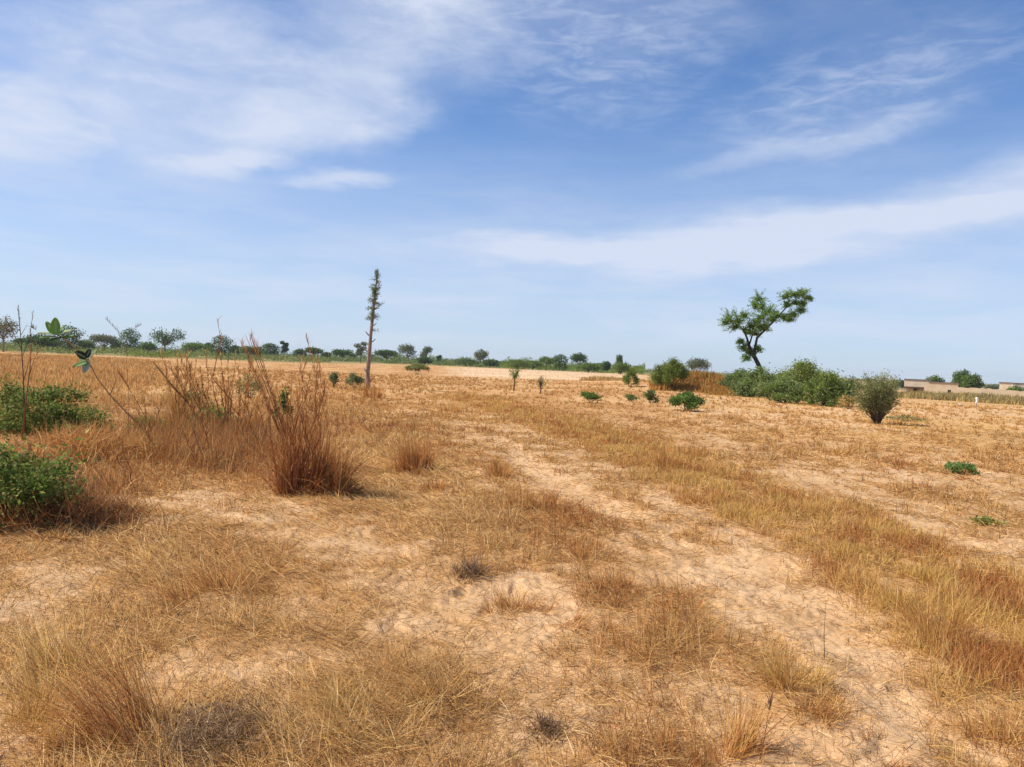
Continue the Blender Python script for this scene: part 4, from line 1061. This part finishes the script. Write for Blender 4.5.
# individual tussocks that stand out in the field
TS = [
 (235, 600, 0, .30, .20, 900, OCHRE+RUST, 'matted dark straw tussock in the left foreground', (2.6, .6), (.5, 1.2)),
 (140, 745, 0, .46, .12, 1000, RUST+OCHRE[:2], 'reddish tussock sweeping up-left at the bottom left', (3.0, .9), (.45, 1.0)),
 (60, 690, 0, .36, .16, 700, OLIVE+STRAW, 'yellowish tussock with green tips at the lower left', (2.5, .7), (.5, 1.1)),
 (30, 740, 0, .26, .14, 700, OLIVE+OCHRE, 'olive-brown tussock in the bottom left corner', None, (.1, .8)),
 (418, 474, 0, .55, .14, 900, RUST+OCHRE[:2], 'red-brown upright tussock left of the sandy track', None, (0, .4)),
 (437, 490, 0, .26, .12, 300, RUST+OCHRE, 'small rusty tussock just in front of the red-brown upright one', None, (.1, .7)),
 (500, 478, 0, .34, .12, 420, RUST+OCHRE, 'brownish tussock on the left rim of the sandy track', None, (0, .5)),
 (528, 510, 0, .34, .12, 420, OCHRE+RUST[:2], 'thin tussock beside the track, nearer than the brownish one', None, (0, .5)),
 (515, 610, 0, .20, .09, 420, RUST+OCHRE+STRAW[:1], 'rusty tussock in the middle of the sand patch', None, (.2, .9)),
 (570, 622, 0, .17, .10, 420, RUST+OCHRE, 'low rusty tussock right of the one on the sand patch', (0.4, .6), (.5, 1.1)),
 (605, 590, 0, .26, .10, 420, OCHRE+RUST[:2], 'brown tussock on the ridge between the sand patches', (2.6, .5), (.2, .9)),
 (385, 665, 0, .20, .10, 380, OCHRE+STRAW, 'straw tussock above the bottom middle grass', None, (.3, 1.0)),
 (345, 730, 0, .20, .15, 900, STRAW+OLIVE, 'wide yellow straw tussock at the bottom, right of the dead brush mound', None, (.3, 1.1)),
 (430, 700, 0, .22, .13, 600, OCHRE+TWIG[2:3], 'brown tussock at the bottom centre', (2.6, .5), (.3, 1.1)),
 (720, 765, 0, .22, .12, 900, RUST+OCHRE+OLIVE[:1], 'bushy reddish tussock at the bottom edge, right of centre', None, (.1, .8)),
 (790, 690, 0, .20, .10, 600, OLIVE+OCHRE, 'olive tussock left of the bare sand at the lower right', None, (.1, .9)),
 (815, 712, 0, .15, .09, 420, RUST+OCHRE+STRAW[:1], 'rusty tussock touching the bare sand at the lower right', None, (.2, .9)),
 (885, 752, 0, .11, .07, 260, RUST+TWIG[1:], 'small dark tussock on the bare sand at the lower right', None, (.4, 1.1)),
 (1010, 745, 0, .20, .10, 500, RUST+OCHRE, 'red-brown tussock in the bottom right corner', None, (.1, .8)),
 (935, 640, 0, .34, .14, 800, OCHRE+RUST[1:2]+OLIVE[:1], 'tall orange tussock at the near rim of the grass strip', None, (0, .5)),
 (900, 612, 0, .26, .12, 600, OLIVE+OCHRE, 'olive tussock in the grass strip behind the tall orange one', None, (0, .6)),
 (665, 470, 0, .40, .2, 600, OCHRE+RUST[1:2], 'taller brown tussock at the far end of the grass strip', None, (0, .5)),
 (835, 455, 0, .22, .25, 300, OCHRE, 'low brown tussock alone in the right-hand field', None, (.2, .8)),
 (375, 398, 0, .6, .2, 260, OCHRE+RUST[1:2], 'thin brown tussock right of the foot of the pole-like tree', None, (0, .5)),
 (455, 412, 0, .45, .2, 260, OCHRE+STRAW[:1], 'thin straw tussock on the rise beyond the red-brown upright one', None, (0, .5)),
]
for (px, py, _, h, sp, n, pal, lab, lean, th) in TS:
    p = at(px, py); p.z = float(ground_z(p.x, p.y)); sp *= 1.35; n = int(n*.9)
    tussock('grass_tussock', p, None, lab, n, h*1.15, sp, pal, group='dry grass tussocks in the field', lean=lean, th=th, bend_=(.1, .8), wpx=.5, wmm=.0028)
# thin lone stalks at the right foreground
dry_stalk([(825, 662), (824, 635), (826, 600)], 'single thin dark stalk standing on the sandy track at the lower right', [], .0022, M_BARKD, 3, TWIG)
dry_stalk([(757, 767), (765, 735), (790, 712)], 'bent dry twig beside the bushy reddish tussock', [[(765, 735), (768, 715), (771, 705)]], .003, M_STEMR, 3, TWIG)

# ------------------------------------------------------------------ air
def haze():
    V = []; Fc = []; box(V, Fc, -1400, 1400, -300, 1400, -8, 18)
    me = bpy.data.meshes.new('haze'); me.from_pydata(V, [], Fc); me.update()
    mt, nt, out = newmat('haze'); pv = nt.nodes.new('ShaderNodeVolumePrincipled')
    pv.inputs['Color'].default_value = (.93, .96, 1, 1); pv.inputs['Density'].default_value = .00018; pv.inputs['Anisotropy'].default_value = .3
    nt.links.new(pv.outputs[0], out.inputs['Volume'])
    tag(link('haze', me, mt), None, None, None, 'stuff')
haze()

# ------------------------------------------------------------------ light and sky
sdir = Vector((math.sin(SUN_AZ)*math.cos(SUN_EL), math.cos(SUN_AZ)*math.cos(SUN_EL), math.sin(SUN_EL)))
sl = bpy.data.lights.new('sun', 'SUN'); sl.energy = 4.9; sl.angle = R(.53); sl.color = (1, .94, .84)
so = bpy.data.objects.new('sun', sl); COL.objects.link(so); so.rotation_euler = sdir.to_track_quat('Z', 'Y').to_euler()
wd = bpy.data.worlds.new('World'); sc.world = wd; wd.use_nodes = True
nt = wd.node_tree; N = nt.nodes; L = nt.links; N.clear()
out = N.new('ShaderNodeOutputWorld'); bg = N.new('ShaderNodeBackground'); L.new(bg.outputs[0], out.inputs[0])
sky = N.new('ShaderNodeTexSky'); sky.sky_type = 'NISHITA'; sky.sun_disc = False; sky.sun_elevation = SUN_EL; sky.sun_rotation = SUN_AZ
sky.air_density = 1.0; sky.dust_density = .25; sky.ozone_density = 5.0; sky.altitude = 0
tc = N.new('ShaderNodeTexCoord'); sp_ = N.new('ShaderNodeSeparateXYZ'); L.new(tc.outputs['Generated'], sp_.inputs[0])
def mth(op, a, b=None, c=None, clamp=False):
    q = N.new('ShaderNodeMath'); q.operation = op; q.use_clamp = clamp
    for i, v in enumerate((a, b, c)):
        if v is None: continue
        if isinstance(v, (int, float)): q.inputs[i].default_value = v
        else: L.new(v, q.inputs[i])
    return q.outputs[0]
azn = mth('ARCTAN2', sp_.outputs[0], sp_.outputs[1]); eln = mth('ARCSINE', sp_.outputs[2])
cv = N.new('ShaderNodeCombineXYZ'); L.new(azn, cv.inputs[0]); L.new(eln, cv.inputs[1])
# cloud-plane coordinates for the texture of the cirrus
zc = mth('ADD', mth('MAXIMUM', sp_.outputs[2], 0), .10)
pv = N.new('ShaderNodeCombineXYZ'); L.new(mth('DIVIDE', sp_.outputs[0], zc), pv.inputs[0]); L.new(mth('DIVIDE', sp_.outputs[1], zc), pv.inputs[1])
def wnoise(vec, scale, det, rgh, rot=0, sx=1, sy=1, dist=0, loc=(0, 0, 0)):
    mp = N.new('ShaderNodeMapping'); mp.inputs['Rotation'].default_value = (0, 0, rot); mp.inputs['Scale'].default_value = (sx, sy, 1); mp.inputs['Location'].default_value = loc
    L.new(vec, mp.inputs[0]); n = N.new('ShaderNodeTexNoise'); n.inputs['Scale'].default_value = scale; n.inputs['Detail'].default_value = det
    n.inputs['Roughness'].default_value = rgh; n.inputs['Distortion'].default_value = dist; L.new(mp.outputs[0], n.inputs[0]); return n
def mrange(v, a, b, c=0, d=1, smooth=True):
    q = N.new('ShaderNodeMapRange'); q.interpolation_type = 'SMOOTHSTEP' if smooth else 'LINEAR'
    L.new(v, q.inputs[0])
    for i, k in enumerate((a, b, c, d)): q.inputs[i+1].default_value = k
    return q.outputs[0]
# warp the (azimuth, elevation) pair so that cloud edges are ragged
wn = wnoise(cv.outputs[0], 6, 6, .6, 0, 1, 2.5)
sb = N.new('ShaderNodeVectorMath'); sb.operation = 'SUBTRACT'; L.new(wn.outputs['Color'], sb.inputs[0]); sb.inputs[1].default_value = (.5, .5, .5)
ml = N.new('ShaderNodeVectorMath'); ml.operation = 'MULTIPLY'; L.new(sb.outputs[0], ml.inputs[0]); ml.inputs[1].default_value = (.20, .045, 0)
wv = N.new('ShaderNodeVectorMath'); wv.operation = 'ADD'; L.new(cv.outputs[0], wv.inputs[0]); L.new(ml.outputs[0], wv.inputs[1])
def azel(px, py):
    d = ray(px, py); return math.atan2(d.x, d.y), math.asin(d.z)
def blob(px, py, rx, ry, rot, soft=1.0):
    """soft patch on the sky dome: centre given where it stands, radii in degrees"""
    a, e = azel(px, py)
    mp = N.new('ShaderNodeMapping'); mp.vector_type = 'TEXTURE'; mp.inputs['Location'].default_value = (a, e, 0)
    mp.inputs['Rotation'].default_value = (0, 0, R(rot)); mp.inputs['Scale'].default_value = (R(rx), R(ry), 1)
    L.new(wv.outputs[0], mp.inputs[0]); ln = N.new('ShaderNodeVectorMath'); ln.operation = 'LENGTH'; L.new(mp.outputs[0], ln.inputs[0])
    return mrange(ln.outputs['Value'], 1, 1-soft, 0, 1)
streak = wnoise(cv.outputs[0], 5.5, 10, .62, R(-14), 1, 2.4, .5)
fine = wnoise(cv.outputs[0], 17, 8, .62, R(-24), 1, 3.6, .5)
streak2 = wnoise(cv.outputs[0], 5, 8, .6, R(-6), 1, 5.5, .3, (3, 1, 0))
S = mrange(streak.outputs[0], .30, .72); Fn = mrange(fine.outputs[0], .38, .72); S2 = mrange(streak2.outputs[0], .35, .70)
def add(*v):
    r = v[0]
    for q in v[1:]: r = mth('ADD', r, q)
    return r
big = mth('MAXIMUM', mth('MAXIMUM', blob(150, 60, 18, 9.5, 4, .9), blob(390, 10, 15, 9, 20, .85)), mth('MAXIMUM', blob(10, 110, 9, 5, 0, .8), blob(290, 95, 14, 5.5, 12, .6)))
cbig = mth('MULTIPLY', big, mth('ADD', mth('MULTIPLY_ADD', S, .34, .42), mth('MULTIPLY', Fn, .10)))
edge = mth('MULTIPLY', mth('MAXIMUM', blob(230, 160, 7, 1.0, 9, .9), blob(350, 178, 5, .9, 5, .9)), .45)
bnd = mth('MAXIMUM', blob(950, 208, 17, 2.9, 10, .95), mth('MAXIMUM', blob(740, 240, 17, 2.9, 6, .85), blob(560, 250, 14, 1.6, 2, .9)))
cband = mth('MULTIPLY', bnd, mth('MULTIPLY_ADD', S2, .34, .46))
thin = mth('MULTIPLY', blob(820, 140, 14, 1.2, 10, .9), .28)
rip = mth('MULTIPLY', mth('MAXIMUM', blob(860, 90, 15, 5, 8, .9), blob(600, 50, 14, 7, 0, .9)), mth('MULTIPLY_ADD', Fn, .30, .14))
veil = mth('MULTIPLY', mrange(eln, R(22), R(3)), mth('MULTIPLY_ADD', S2, .20, .62))
topv = mth('MULTIPLY', mrange(eln, R(17), R(30)), mth('MULTIPLY_ADD', S, .25, .10))
cl = mth('MINIMUM', add(cbig, edge, cband, thin, rip, veil, topv), .93)
tint = N.new('ShaderNodeMix'); tint.data_type = 'RGBA'; tint.blend_type = 'MULTIPLY'; tint.inputs[0].default_value = 1; L.new(sky.outputs[0], tint.inputs[6]); tint.inputs[7].default_value = (.56, .86, 1.14, 1)
mx = N.new('ShaderNodeMix'); mx.data_type = 'RGBA'; L.new(cl, mx.inputs[0]); L.new(tint.outputs[2], mx.inputs[6]); mx.inputs[7].default_value = (5.7, 6.25, 7.5, 1)
L.new(mx.outputs[2], bg.inputs[0]); bg.inputs[1].default_value = .10
sc.view_settings.view_transform = 'Standard'; sc.view_settings.look = 'None'; sc.view_settings.exposure = .30; sc.view_settings.gamma = 1; sc.view_settings.use_curve_mapping = False
sc.cycles.max_bounces = 6; sc.cycles.diffuse_bounces = 3; sc.cycles.transparent_max_bounces = 8
